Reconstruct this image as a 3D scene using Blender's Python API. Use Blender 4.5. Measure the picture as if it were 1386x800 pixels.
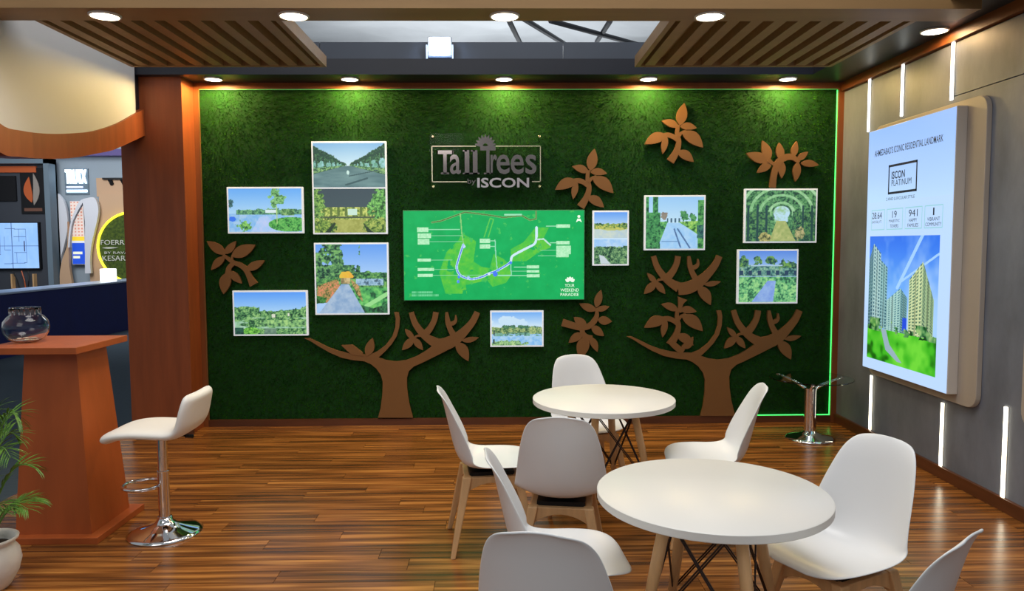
import bpy, math, random
import numpy as np
from mathutils import Vector, Matrix

sc = bpy.context.scene
for o in list(bpy.data.objects):
    bpy.data.objects.remove(o, do_unlink=True)
COL = sc.collection
random.seed(7)
RNG = np.random.default_rng(11)

# ------------------------------------------------------------------ camera
HC, FPX, PITCH, YAW, ROLL = 1.58, 1006.0, 0.069, 0.0165, -0.004
_F = Vector((math.sin(YAW) * math.cos(PITCH), math.cos(YAW) * math.cos(PITCH), -math.sin(PITCH)))
_R0 = _F.cross(Vector((0, 0, 1))).normalized()
_U0 = _R0.cross(_F)
_R = _R0 * math.cos(ROLL) + _U0 * math.sin(ROLL)
_U = -_R0 * math.sin(ROLL) + _U0 * math.cos(ROLL)
CAM = Vector((0, 0, HC))
cd = bpy.data.cameras.new('camera')
cam = bpy.data.objects.new('camera', cd)
COL.objects.link(cam)
cd.sensor_width = 36.0
cd.lens = FPX / 1386.0 * 36.0
cd.clip_start, cd.clip_end = 0.05, 200
M3 = Matrix((_R, _U, -_F)).transposed()
cam.matrix_world = Matrix.Translation(CAM) @ M3.to_4x4()
sc.camera = cam

# ------------------------------------------------------------------ world, hall light, exposure
wd = bpy.data.worlds.new('hall_ambient')
sc.world = wd
wd.use_nodes = True
bg = wd.node_tree.nodes['Background']
bg.inputs[0].default_value = (0.90, 0.96, 1.0, 1)
bg.inputs[1].default_value = 0.32


def area(name, loc, size, power, col, target):
    l = bpy.data.lights.new(name, 'AREA')
    l.shape = 'SQUARE'
    l.size = size
    l.energy = power
    l.color = col
    o = bpy.data.objects.new(name, l)
    COL.objects.link(o)
    o.location = loc
    d = Vector(target) - Vector(loc)
    o.rotation_euler = d.to_track_quat('-Z', 'Y').to_euler()
    return o


area('hall_lamp_overhead', (0.2, 3.0, 6.2), 3.0, 190, (1.0, 0.985, 0.96), (0.2, 3.2, 0))
area('hall_lamp_behind', (-2.5, -4.0, 5.5), 4.0, 120, (1.0, 0.98, 0.96), (0.3, 4.0, 0.5))
area('hall_lamp_aisle', (-8.6, 13.0, 4.1), 2.5, 210, (0.92, 0.96, 1.0), (-9.2, 17.0, 1.0))
area('tent_cloth_fill', (0.0, 12.0, 3.2), 5.0, 150, (0.93, 0.97, 1.0), (0.0, 12.5, 8.0))  # added unseen fill under the tent, aimed up to brighten the cloth

vs = sc.view_settings
vs.view_transform = 'Standard'
vs.look = 'None'
vs.exposure = 0.0
vs.gamma = 1.0
vs.use_curve_mapping = False

# ------------------------------------------------------------------ pixel helpers


def ray(x, y):
    return _F + _R * ((x - 693.0) / FPX) - _U * ((y - 400.0) / FPX)


def at_y(x, y, Y):
    d = ray(x, y)
    return CAM + d * (Y / d.y)


def at_x(x, y, X):
    d = ray(x, y)
    return CAM + d * (X / d.x)


def at_z(x, y, Z):
    d = ray(x, y)
    return CAM + d * ((Z - HC) / d.z)


# ------------------------------------------------------------------ materials


def lin(r, g, b):
    f = lambda c: (c / 255 / 12.92) if c / 255 <= 0.04045 else ((c / 255 + 0.055) / 1.055) ** 2.4
    return (f(r), f(g), f(b), 1)


MATS = {}


def pmat(name, col, rough=0.5, metal=0.0, noise=0.0, nscale=8.0, stretch=(1, 1, 1), bump=0.0, bscale=60.0,
         emit=None, estr=0.0, trans=0.0, ior=1.45, coat=0.0, spec=0.5, col2=None, alpha=1.0, rand=0.0):
    m = bpy.data.materials.new(name)
    m.use_nodes = True
    nt = m.node_tree
    N, L = nt.nodes, nt.links
    b = N['Principled BSDF']
    b.inputs['Base Color'].default_value = col
    b.inputs['Roughness'].default_value = rough
    b.inputs['Metallic'].default_value = metal
    b.inputs['IOR'].default_value = ior
    b.inputs['Transmission Weight'].default_value = trans
    b.inputs['Coat Weight'].default_value = coat
    b.inputs['Specular IOR Level'].default_value = spec
    b.inputs['Alpha'].default_value = alpha
    if emit is not None:
        b.inputs['Emission Color'].default_value = emit
        b.inputs['Emission Strength'].default_value = estr
    if noise > 0 or col2 is not None or bump > 0:
        tc = N.new('ShaderNodeTexCoord')
        mp = N.new('ShaderNodeMapping')
        mp.inputs['Scale'].default_value = stretch
        L.new(tc.outputs['Object'], mp.inputs['Vector'])
        if rand > 0:
            oi = N.new('ShaderNodeObjectInfo')
            cm = N.new('ShaderNodeVectorMath')
            cm.operation = 'SCALE'
            cm.inputs[0].default_value = (37.0, 19.0, 7.0)
            L.new(oi.outputs['Random'], cm.inputs['Scale'])
            L.new(cm.outputs[0], mp.inputs['Location'])
        if noise > 0 or col2 is not None:
            n = N.new('ShaderNodeTexNoise')
            n.inputs['Scale'].default_value = nscale
            n.inputs['Detail'].default_value = 6
            n.inputs['Roughness'].default_value = 0.6
            L.new(mp.outputs[0], n.inputs['Vector'])
            r = N.new('ShaderNodeValToRGB')
            c2 = col2 if col2 is not None else tuple(max(0, c * (1 - noise)) for c in col[:3]) + (1,)
            c1 = col if col2 is not None else tuple(min(1, c * (1 + noise)) for c in col[:3]) + (1,)
            r.color_ramp.elements[0].position = 0.32
            r.color_ramp.elements[1].position = 0.68
            r.color_ramp.elements[0].color = c2
            r.color_ramp.elements[1].color = c1
            L.new(n.outputs['Fac'], r.inputs['Fac'])
            L.new(r.outputs['Color'], b.inputs['Base Color'])
        if bump > 0:
            n2 = N.new('ShaderNodeTexNoise')
            n2.inputs['Scale'].default_value = bscale
            n2.inputs['Detail'].default_value = 4
            L.new(mp.outputs[0], n2.inputs['Vector'])
            bp = N.new('ShaderNodeBump')
            bp.inputs['Strength'].default_value = bump
            bp.inputs['Distance'].default_value = 0.01
            L.new(n2.outputs['Fac'], bp.inputs['Height'])
            L.new(bp.outputs[0], b.inputs['Normal'])
    MATS[name] = m
    return m


def floor_wood():
    m = bpy.data.materials.new('laminate_floor')
    m.use_nodes = True
    N, L = m.node_tree.nodes, m.node_tree.links
    b = N['Principled BSDF']
    tc = N.new('ShaderNodeTexCoord')
    oi = N.new('ShaderNodeObjectInfo')
    cm = N.new('ShaderNodeVectorMath')
    cm.operation = 'SCALE'
    cm.inputs[0].default_value = (37.0, 19.0, 7.0)
    L.new(oi.outputs['Random'], cm.inputs['Scale'])
    mp = N.new('ShaderNodeMapping')
    mp.inputs['Scale'].default_value = (1.3, 34.0, 1.0)
    L.new(tc.outputs['Object'], mp.inputs['Vector'])
    L.new(cm.outputs[0], mp.inputs['Location'])
    n = N.new('ShaderNodeTexNoise')
    n.inputs['Scale'].default_value = 1.0
    n.inputs['Detail'].default_value = 5
    n.inputs['Distortion'].default_value = 0.35
    L.new(mp.outputs[0], n.inputs['Vector'])
    r = N.new('ShaderNodeValToRGB')
    e = r.color_ramp.elements
    e[0].position, e[0].color = 0.33, lin(90, 55, 28)
    e[1].position, e[1].color = 0.70, lin(190, 132, 68)
    k = e.new(0.46)
    k.color = lin(126, 78, 36)
    k = e.new(0.56)
    k.color = lin(154, 98, 48)
    L.new(n.outputs['Fac'], r.inputs['Fac'])
    mp2 = N.new('ShaderNodeMapping')
    mp2.inputs['Scale'].default_value = (0.8, 9.0, 1.0)
    L.new(tc.outputs['Object'], mp2.inputs['Vector'])
    L.new(cm.outputs[0], mp2.inputs['Location'])
    n2 = N.new('ShaderNodeTexNoise')
    n2.inputs['Scale'].default_value = 1.0
    n2.inputs['Detail'].default_value = 2
    L.new(mp2.outputs[0], n2.inputs['Vector'])
    r2 = N.new('ShaderNodeValToRGB')
    r2.color_ramp.elements[0].position, r2.color_ramp.elements[0].color = 0.35, (0.74, 0.71, 0.68, 1)
    r2.color_ramp.elements[1].position, r2.color_ramp.elements[1].color = 0.62, (1.12, 1.08, 1.0, 1)
    L.new(n2.outputs['Fac'], r2.inputs['Fac'])
    mx = N.new('ShaderNodeMix')
    mx.data_type = 'RGBA'
    mx.blend_type = 'MULTIPLY'
    mx.inputs['Factor'].default_value = 1.0
    L.new(r.outputs['Color'], mx.inputs['A'])
    L.new(r2.outputs['Color'], mx.inputs['B'])
    L.new(mx.outputs['Result'], b.inputs['Base Color'])
    b.inputs['Roughness'].default_value = 0.25
    b.inputs['Specular IOR Level'].default_value = 0.45
    MATS['floor'] = m
    return m


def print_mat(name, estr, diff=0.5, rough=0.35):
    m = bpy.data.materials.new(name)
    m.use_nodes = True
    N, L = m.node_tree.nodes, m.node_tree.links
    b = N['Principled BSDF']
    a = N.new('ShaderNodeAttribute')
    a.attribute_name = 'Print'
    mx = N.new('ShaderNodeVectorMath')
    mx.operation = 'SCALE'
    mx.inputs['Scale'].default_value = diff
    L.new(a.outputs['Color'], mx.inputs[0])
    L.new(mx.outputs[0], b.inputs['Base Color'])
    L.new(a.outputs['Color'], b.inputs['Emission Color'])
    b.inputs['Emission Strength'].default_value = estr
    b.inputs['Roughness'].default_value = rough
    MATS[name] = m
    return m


floor_wood()
pmat('plank_gap', lin(38, 22, 14), 0.6)
pmat('brown_lam', lin(142, 72, 36), 0.42, noise=0.16, nscale=2.5, stretch=(6, 6, 0.5))
pmat('brown_frame', lin(132, 74, 36), 0.42, noise=0.16, nscale=2.5, stretch=(3, 3, 0.6))
pmat('podium_lam', lin(170, 84, 38), 0.45, noise=0.10, nscale=2.0, stretch=(5, 5, 0.8))
pmat('mdf_cut', lin(124, 84, 42), 0.6, noise=0.06, nscale=3)
pmat('tan_wood', lin(152, 118, 76), 0.5, noise=0.10, nscale=3.0, stretch=(0.5, 3, 3))
pmat('navy_metal', lin(24, 28, 40), 0.42, metal=0.0, noise=0.15, nscale=2)
pmat('header_grey', lin(66, 74, 88), 0.5, noise=0.08, nscale=1.5)
pmat('white_board', lin(200, 200, 203), 0.55, noise=0.02, nscale=1.5)
pmat('grey_plaster', lin(108, 114, 128), 0.5, noise=0.22, nscale=2.4, stretch=(1, 1.6, 0.8), bump=0.08, bscale=14)
pmat('skirting', lin(92, 52, 30), 0.35, noise=0.2, nscale=2.0, stretch=(1, 1, 8))
pmat('grass_base', lin(3, 58, 3), 0.9, noise=0.4, nscale=40)
pmat('grass_blade', lin(48, 100, 6), 0.8, col2=lin(12, 54, 4), nscale=9, spec=0.04)
pmat('white_plastic', lin(228, 229, 231), 0.32)
pmat('table_white', lin(228, 226, 222), 0.38)
pmat('table_edge', lin(222, 224, 228), 0.4)
pmat('leg_wood', lin(206, 164, 116), 0.45, noise=0.12, nscale=3, stretch=(10, 10, 1))
pmat('black_metal', lin(24, 23, 24), 0.4, metal=0.4)
pmat('wire_brown', lin(48, 30, 24), 0.4, metal=0.5)
pmat('chrome', (0.82, 0.82, 0.84, 1), 0.06, metal=1.0)
pmat('steel_letter', (0.36, 0.31, 0.29, 1), 0.10, metal=1.0)
pmat('silver_letter', (0.58, 0.55, 0.58, 1), 0.28, metal=0.9)
pmat('brass_line', (0.85, 0.78, 0.55, 1), 0.25, metal=1.0)
pmat('leatherette', lin(238, 234, 228), 0.42, bump=0.04, bscale=200)
pmat('glass', (0.72, 0.88, 0.85, 1), 0.0, trans=1.0, ior=1.45)
pmat('jar_glass', (0.97, 0.98, 1.0, 1), 0.02, trans=1.0, ior=1.3)
pmat('acrylic', (0.93, 0.97, 0.95, 1), 0.04, trans=1.0, ior=1.12, spec=0.4)
pmat('paper_slip', lin(236, 222, 196), 0.7)
pmat('plate_beige', lin(168, 158, 148), 0.4, noise=0.04, nscale=2)
pmat('lightbox_frame', lin(196, 190, 184), 0.4)
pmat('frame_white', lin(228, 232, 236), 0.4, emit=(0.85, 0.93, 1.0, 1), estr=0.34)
pmat('map_edge', lin(60, 130, 84), 0.4)
pmat('pot_white', lin(232, 226, 220), 0.4, bump=0.25, bscale=22, noise=0.03, nscale=10)
pmat('soil', lin(44, 32, 24), 0.9, bump=0.5, bscale=60)
pmat('leaf_green', lin(112, 152, 60), 0.42, col2=lin(54, 106, 34), nscale=3, rand=1)
pmat('stem_green', lin(96, 138, 58), 0.5)
pmat('lamp_trim', lin(236, 232, 226), 0.4)
pmat('lamp_warm', (1, 1, 1, 1), emit=(1.0, 0.86, 0.62, 1), estr=14)
pmat('led_cool', (1, 1, 1, 1), emit=(0.90, 0.98, 0.96, 1), estr=4.5)
pmat('led_warm', (1, 1, 1, 1), emit=(1.0, 0.93, 0.70, 1), estr=6)
pmat('led_green', (0.2, 1, 0.3, 1), emit=(0.05, 1.0, 0.16, 1), estr=1.8)
pmat('flood_face', (1, 1, 1, 1), emit=(0.86, 0.94, 1.0, 1), estr=16)
pmat('flood_body', lin(180, 190, 205), 0.4)
pmat('carpet', lin(58, 72, 84), 0.95, noise=0.12, nscale=30, bump=0.1, bscale=200)
pmat('navy_cloth', lin(4, 18, 84), 0.7, noise=0.15, nscale=3)
pmat('counter_top', lin(150, 165, 190), 0.3)
pmat('hall_grey', lin(150, 162, 172), 0.6)
pmat('bay_dark', lin(62, 66, 74), 0.6)
pmat('bay_frame', lin(104, 120, 132), 0.5)
pmat('black_board', lin(14, 14, 18), 0.5)
pmat('orange_leaf', lin(190, 92, 48), 0.5)
pmat('fin_white', lin(216, 216, 222), 0.5)
pmat('tan_panel', lin(196, 160, 128), 0.6)
pmat('moss', lin(86, 104, 34), 0.9, col2=lin(40, 60, 22), nscale=16, bump=0.8, bscale=60)
pmat('neon_yellow', (1, 1, 0, 1), emit=(1.0, 0.86, 0.05, 1), estr=1.6)
pmat('neon_blue', (1, 1, 1, 1), emit=(0.62, 0.82, 1.0, 1), estr=2.2)
pmat('neon_violet', (1, 1, 1, 1), emit=(0.40, 0.50, 1.0, 1), estr=1.0)
pmat('cube_lit', (1, 1, 1, 1), emit=(1, 1, 1, 1), estr=1.1)
pmat('sign_white', lin(205, 205, 190), 0.5)
pmat('tent_cloth', lin(206, 210, 214), 0.8, noise=0.10, nscale=0.9, bump=0.6, bscale=1.6)
pmat('tent_steel', lin(72, 76, 84), 0.5, metal=0.2)
pmat('print_ink', lin(38, 52, 92), 0.5)
pmat('print_line', lin(120, 170, 200), 0.5)
pmat('map_white', lin(235, 250, 240), 0.4, emit=(0.75, 1.0, 0.85, 1), estr=0.45)
pmat('purple_band', lin(92, 78, 132), 0.6)
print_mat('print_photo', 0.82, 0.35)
print_mat('print_map', 0.92, 0.25)
print_mat('print_screen', 1.0, 0.15, 0.25)

# ------------------------------------------------------------------ object helpers


def finish(o, parent=None):
    COL.objects.link(o)
    if parent is not None:
        o.parent = parent
    return o


def tag(o, label=None, cat=None, group=None, kind=None):
    if label:
        o['label'] = label
    if cat:
        o['category'] = cat
    if group:
        o['group'] = group
    if kind:
        o['kind'] = kind
    return o


def thing(name, loc, rz, label, cat, group=None):
    o = bpy.data.objects.new(name, None)
    o.empty_display_size = 0.1
    COL.objects.link(o)
    o.location = loc
    o.rotation_euler = (0, 0, rz)
    return tag(o, label, cat, group)


def structure(name, loc=(0, 0, 0)):
    o = bpy.data.objects.new(name, None)
    COL.objects.link(o)
    o.location = loc
    o['kind'] = 'structure'
    return o


def mk(name, geo, mat, parent=None, loc=(0, 0, 0), rot=(0, 0, 0), smooth=False, bevel=0, sub=0, solid=0):
    V, F = geo
    me = bpy.data.meshes.new(name)
    me.from_pydata([tuple(v) for v in V], [], [tuple(f) for f in F])
    me.update()
    if smooth:
        me.polygons.foreach_set('use_smooth', [True] * len(me.polygons))
    me.materials.append(MATS[mat] if isinstance(mat, str) else mat)
    o = bpy.data.objects.new(name, me)
    o.location = loc
    o.rotation_euler = rot
    finish(o, parent)
    if solid:
        md = o.modifiers.new('solid', 'SOLIDIFY')
        md.thickness = solid
        md.offset = -1
    if bevel:
        md = o.modifiers.new('bevel', 'BEVEL')
        md.width = bevel
        md.segments = 2
        md.limit_method = 'ANGLE'
        md.angle_limit = math.radians(40)
    if sub:
        md = o.modifiers.new('sub', 'SUBSURF')
        md.levels = md.render_levels = sub
    return o


def auto_smooth(o, deg=40):
    me = o.data
    me.polygons.foreach_set('use_smooth', [True] * len(me.polygons))
    try:
        me.set_sharp_from_angle(angle=math.radians(deg))
    except Exception:
        pass
    return o


def box(x0, x1, y0, y1, z0, z1):
    V = [(x, y, z) for z in (z0, z1) for y in (y0, y1) for x in (x0, x1)]
    F = [(0, 2, 3, 1), (4, 5, 7, 6), (0, 1, 5, 4), (2, 6, 7, 3), (0, 4, 6, 2), (1, 3, 7, 5)]
    return V, F


def merge(*gs):
    V, F = [], []
    for v, f in gs:
        n = len(V)
        V += [tuple(p) for p in v]
        F += [tuple(i + n for i in q) for q in f]
    return V, F


def frustum(b, t):
    """b, t: (x0,x1,y0,y1,z)"""
    V = [(b[0], b[2], b[4]), (b[1], b[2], b[4]), (b[0], b[3], b[4]), (b[1], b[3], b[4]),
         (t[0], t[2], t[4]), (t[1], t[2], t[4]), (t[0], t[3], t[4]), (t[1], t[3], t[4])]
    return V, [(0, 2, 3, 1), (4, 5, 7, 6), (0, 1, 5, 4), (2, 6, 7, 3), (0, 4, 6, 2), (1, 3, 7, 5)]


def lathe(prof, n=32, caps=True):
    V, F = [], []
    k = len(prof)
    for i in range(n):
        a = 2 * math.pi * i / n
        for r, z in prof:
            V.append((r * math.cos(a), r * math.sin(a), z))
    for i in range(n):
        j = (i + 1) % n
        for q in range(k - 1):
            F.append((i * k + q, j * k + q, j * k + q + 1, i * k + q + 1))
    if caps:
        if prof[0][0] > 1e-6:
            F.append(tuple(i * k for i in reversed(range(n))))
        if prof[-1][0] > 1e-6:
            F.append(tuple(i * k + k - 1 for i in range(n)))
    return V, F


def tube(pts, rad, n=10, caps=True):
    pts = [Vector(p) for p in pts]
    if not hasattr(rad, '__len__'):
        rad = [rad] * len(pts)
    V, F = [], []
    prev = None
    for i, p in enumerate(pts):
        t = (pts[min(i + 1, len(pts) - 1)] - pts[max(i - 1, 0)]).normalized()
        if prev is None:
            ref = Vector((0, 0, 1)) if abs(t.z) < 0.9 else Vector((1, 0, 0))
            u = t.cross(ref).normalized()
        else:
            u = (prev - t * prev.dot(t)).normalized()
        prev = u
        w = t.cross(u)
        for k in range(n):
            a = 2 * math.pi * k / n
            V.append(p + (u * math.cos(a) + w * math.sin(a)) * rad[i])
    for i in range(len(pts) - 1):
        for k in range(n):
            l = (k + 1) % n
            F.append((i * n + k, i * n + l, (i + 1) * n + l, (i + 1) * n + k))
    if caps:
        F.append(tuple(reversed(range(n))))
        F.append(tuple((len(pts) - 1) * n + k for k in range(n)))
    return V, F


def catmull(P, sub=6, closed=False):
    P = [tuple(p) for p in P]
    n = len(P)
    out = []
    rng = range(n) if closed else range(n - 1)
    for i in rng:
        if closed:
            a, b, c, d = P[(i - 1) % n], P[i], P[(i + 1) % n], P[(i + 2) % n]
        else:
            a, b, c, d = P[max(i - 1, 0)], P[i], P[i + 1], P[min(i + 2, n - 1)]
        for k in range(sub):
            t = k / sub
            out.append(tuple(0.5 * (2 * b[j] + (c[j] - a[j]) * t + (2 * a[j] - 5 * b[j] + 4 * c[j] - d[j]) * t * t +
                                    (3 * b[j] - a[j] - 3 * c[j] + d[j]) * t ** 3) for j in range(len(b))))
    if not closed:
        out.append(P[-1])
    return out


def prism_xz(poly, y0, y1):
    """extrude a polygon of (x,z) from y0 (front) to y1"""
    n = len(poly)
    ar = sum(poly[i][0] * poly[(i + 1) % n][1] - poly[(i + 1) % n][0] * poly[i][1] for i in range(n))
    if ar < 0:
        poly = poly[::-1]
    V = [(p[0], y0, p[1]) for p in poly] + [(p[0], y1, p[1]) for p in poly]
    F = [tuple(range(n)), tuple(range(2 * n - 1, n - 1, -1))]
    for i in range(n):
        j = (i + 1) % n
        F.append((i, n + i, n + j, j))
    return V, F


def text_geo(body, size, sx=1.0, extrude=0.0, offset=0.0, align='CENTER', spacing=1.0):
    cu = bpy.data.curves.new('tmp_text', 'FONT')
    cu.body = body
    cu.size = size
    cu.extrude = extrude
    cu.offset = offset
    cu.align_x = align
    cu.align_y = 'CENTER'
    cu.space_character = spacing
    cu.resolution_u = 3
    o = bpy.data.objects.new('tmp_text', cu)
    COL.objects.link(o)
    dg = bpy.context.evaluated_depsgraph_get()
    me = bpy.data.meshes.new_from_object(o.evaluated_get(dg))
    V = [(v.co.x * sx, v.co.y, v.co.z) for v in me.vertices]
    F = [tuple(p.vertices) for p in me.polygons]
    bpy.data.objects.remove(o, do_unlink=True)
    bpy.data.curves.remove(cu)
    bpy.data.meshes.remove(me)
    return V, F


def to_front(g, cx=0.0, y=0.0, cz=0.0):      # text plane -> wall facing -Y
    return [(v[0] + cx, y - v[2], v[1] + cz) for v in g[0]], g[1]


def fit_text(body, width, height, extrude=0.0, offset=0.0, spacing=1.0):
    V, F = text_geo(body, 1.0, 1.0, extrude, offset, 'CENTER', spacing)
    a = np.array(V)
    x0, x1, y0, y1 = a[:, 0].min(), a[:, 0].max(), a[:, 1].min(), a[:, 1].max()
    V = [((v[0] - (x0 + x1) / 2) * width / (x1 - x0), (v[1] - (y0 + y1) / 2) * height / (y1 - y0), v[2]) for v in V]
    return V, F


# ------------------------------------------------------------------ painting of prints (per-vertex colour)


def vnoise(h, w, sy, sx, seed):
    r = np.random.default_rng(seed)
    gh, gw = int(sy) + 3, int(sx) + 3
    g = r.random((gh, gw))
    yy = np.linspace(0, sy, h)
    xx = np.linspace(0, sx, w)
    yi, xi = yy.astype(int), xx.astype(int)
    fy, fx = (yy - yi)[:, None], (xx - xi)[None, :]
    fy, fx = fy * fy * (3 - 2 * fy), fx * fx * (3 - 2 * fx)
    a, b = g[np.ix_(yi, xi)], g[np.ix_(yi, xi + 1)]
    c, d = g[np.ix_(yi + 1, xi)], g[np.ix_(yi + 1, xi + 1)]
    return (a * (1 - fx) + b * fx) * (1 - fy) + (c * (1 - fx) + d * fx) * fy


def fbm(h, w, sy, sx, seed, o=4):
    s, amp, tot = np.zeros((h, w)), 1.0, 0
    for k in range(o):
        s += amp * vnoise(h, w, min(sy * 2 ** k, h), min(sx * 2 ** k, w), seed + k * 13)
        tot += amp
        amp *= 0.6
    return s / tot


class Pic:
    def __init__(self, w, h, seed):
        self.w, self.h, self.seed, self.haze = w, h, seed, 0.0
        self.u, self.v = np.meshgrid(np.linspace(0, 1, w), np.linspace(0, 1, h))
        self.c = np.zeros((h, w, 3))
        self.asp = w / h

    def nz(self, f=6, seed=0, o=4, st=1.0):
        return fbm(self.h, self.w, f, f * self.asp * st, self.seed + seed, o)

    def put(self, mask, col, col2=None, t=None):
        mask = np.clip(mask.astype(float), 0, 1)[..., None]
        a = np.array(col, float)
        if col2 is not None:
            t = np.clip(self.nz(14, 77) * 2.2 - 0.6 if t is None else t, 0, 1)[..., None]
            a = a * (1 - t) + np.array(col2, float) * t
        self.c = self.c * (1 - mask) + a * mask

    def sky(self, top, bot, v1):
        t = np.clip(self.v / v1, 0, 1)[..., None]
        self.c = np.array(top, float) * (1 - t) + np.array(bot, float) * t

    def poly(self, pts):
        x, y = self.u, self.v
        ins = np.zeros_like(x, bool)
        n = len(pts)
        for i in range(n):
            (x0, y0), (x1, y1) = pts[i], pts[(i + 1) % n]
            c = (y0 > y) != (y1 > y)
            ins ^= c & (x < (x1 - x0) * (y - y0) / ((y1 - y0) if y1 != y0 else 1e-9) + x0)
        return ins

    def blob(self, cx, cy, rx, ry, rag=0.5, f=14, seed=0):
        d = ((self.u - cx) / rx) ** 2 + ((self.v - cy) / ry) ** 2
        return d < 1 + rag * (self.nz(f, seed, 3) - 0.5) * 3

    def line(self, pts, w):
        m = np.zeros_like(self.u, bool)
        for (x0, y0), (x1, y1) in zip(pts[:-1], pts[1:]):
            dx, dy = (x1 - x0) * self.asp, y1 - y0
            L2 = dx * dx + dy * dy + 1e-9
            px, py = (self.u - x0) * self.asp, self.v - y0
            t = np.clip((px * dx + py * dy) / L2, 0, 1)
            m |= ((px - t * dx) ** 2 + (py - t * dy) ** 2) < w * w
        return m

    def rect(self, x0, y0, x1, y1):
        return (self.u > x0) & (self.u < x1) & (self.v > y0) & (self.v < y1)

    def foliage(self, mask, dark, light, f=18, seed=3):
        t_ = self.nz(f, seed, 3) * 1.9 + self.nz(f * 2.6, seed + 5, 2) * 1.7 - 1.35
        self.put(mask, dark, light, np.clip(t_, 0, 1))
        self.put(np.clip((0.22 - t_) * 2.5, 0, 0.8) * mask, tuple(c * 0.45 for c in dark))

    def linear(self):
        c = np.clip(self.c * (1 - self.haze) + np.array((150, 205, 235.0)) * self.haze, 0, 255) / 255
        return np.where(c <= 0.04045, c / 12.92, ((c + 0.055) / 1.055) ** 2.4)


def print_mesh(name, pic, w, h, mat, parent, loc, ex=(1, 0, 0), ez=(0, 0, 1)):
    """flat printed sheet; ex = image right, ez = image up, centred on loc"""
    W, H = pic.w, pic.h
    xs = (np.linspace(0, 1, W) - 0.5) * w
    zs = (0.5 - np.linspace(0, 1, H)) * h
    gx, gz = np.meshgrid(xs, zs)
    co = gx[..., None] * np.array(ex) + gz[..., None] * np.array(ez)
    idx = np.arange(W * H).reshape(H, W)
    q = np.stack([idx[1:, :-1], idx[1:, 1:], idx[:-1, 1:], idx[:-1, :-1]], -1).reshape(-1, 4)
    me = bpy.data.meshes.new(name)
    me.vertices.add(W * H)
    me.vertices.foreach_set('co', co.reshape(-1).astype(np.float32))
    me.loops.add(q.size)
    me.loops.foreach_set('vertex_index', q.reshape(-1).astype(np.int32))
    me.polygons.add(len(q))
    me.polygons.foreach_set('loop_start', np.arange(0, q.size, 4, dtype=np.int32))
    me.update(calc_edges=True)
    at = me.color_attributes.new('Print', 'FLOAT_COLOR', 'POINT')
    col = np.ones((W * H, 4), np.float32)
    col[:, :3] = pic.linear().reshape(-1, 3)
    at.data.foreach_set('color', col.reshape(-1))
    me.materials.append(MATS[mat])
    o = bpy.data.objects.new(name, me)
    o.location = loc
    return finish(o, parent)


# ------------------------------------------------------------------ room constants
YW = 6.46
GXL, GXR, GZ0, GZ1 = -2.543, 2.915, 0.06, 2.90
XR = 2.965
ZS = 2.95
FLOORZ = -0.10

# ================================================================== SETTING
# floor platform with planks
floor = structure('floor')
mk('floor_base', box(-3.10, 3.2, -1.2, 6.6, -0.10, -0.012), 'plank_gap', floor)
PW, PL = 0.128, 1.24
plank_me = {}


def plank(x0, x1, y0):
    key = round(x1 - x0, 2)
    w = x1 - x0
    if key not in plank_me:
        g = 0.0012
        V, F = box(-w / 2 + g, w / 2 - g, -PW / 2 + g, PW / 2 - g, -0.012, 0.0)
        me = bpy.data.meshes.new('plank')
        me.from_pydata(V, [], F)
        me.materials.append(MATS['floor'])
        plank_me[key] = me
    o = bpy.data.objects.new('plank', plank_me[key])
    o.location = ((x0 + x1) / 2, y0 + PW / 2, 0)
    finish(o, floor)


FX0, FX1 = -3.10, XR + 0.01
row = 0
y = YW + 0.012 - PW * 40
while y < YW:
    off = [0.0, 0.62, 0.25, 0.93, 0.45, 1.08][row % 6]
    x = FX0 - off
    while x < FX1 - 0.02:
        a, b = max(x, FX0), min(x + PL, FX1)
        if b - a > 0.05:
            plank(round(a, 3), round(b, 3), y)
        x += PL
    y += PW
    row += 1

hall_floor = mk('floor_hall', box(-26, 22, -8, 30, FLOORZ - 0.05, FLOORZ), 'carpet')
hall_floor['kind'] = 'structure'

# back wall: core, brown frame, skirting
wall_back = structure('wall_back')
mk('wall_core', box(-3.09, 3.2, YW + 0.03, YW + 0.12, FLOORZ, 3.05), 'brown_frame', wall_back)
mk('frame_board', box(-2.59, XR + 0.02, YW - 0.03, YW + 0.03, GZ1, ZS + 0.02), 'brown_frame', wall_back)
mk('frame_board', box(-2.59, GXL, YW - 0.03, YW + 0.03, 0, GZ1), 'brown_frame', wall_back)
mk('frame_board', box(GXR, XR + 0.02, YW - 0.03, YW + 0.03, 0, GZ1), 'brown_frame', wall_back)
mk('skirting_board', box(GXL, GXR, YW - 0.03, YW + 0.03, 0, GZ0), 'skirting', wall_back)

# pillar on the left
pillar = mk('pillar', box(-3.09, -2.585, 6.20, YW + 0.03, 0, ZS + 0.02), 'brown_lam')
tag(pillar, 'tall square pillar clad in red brown laminate beside the grass wall', 'pillar')
pillar['kind'] = 'structure'
plinth = mk('plinth', box(-3.095, -2.575, 6.185, 6.21, 0, 0.05), 'skirting', pillar)

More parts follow.
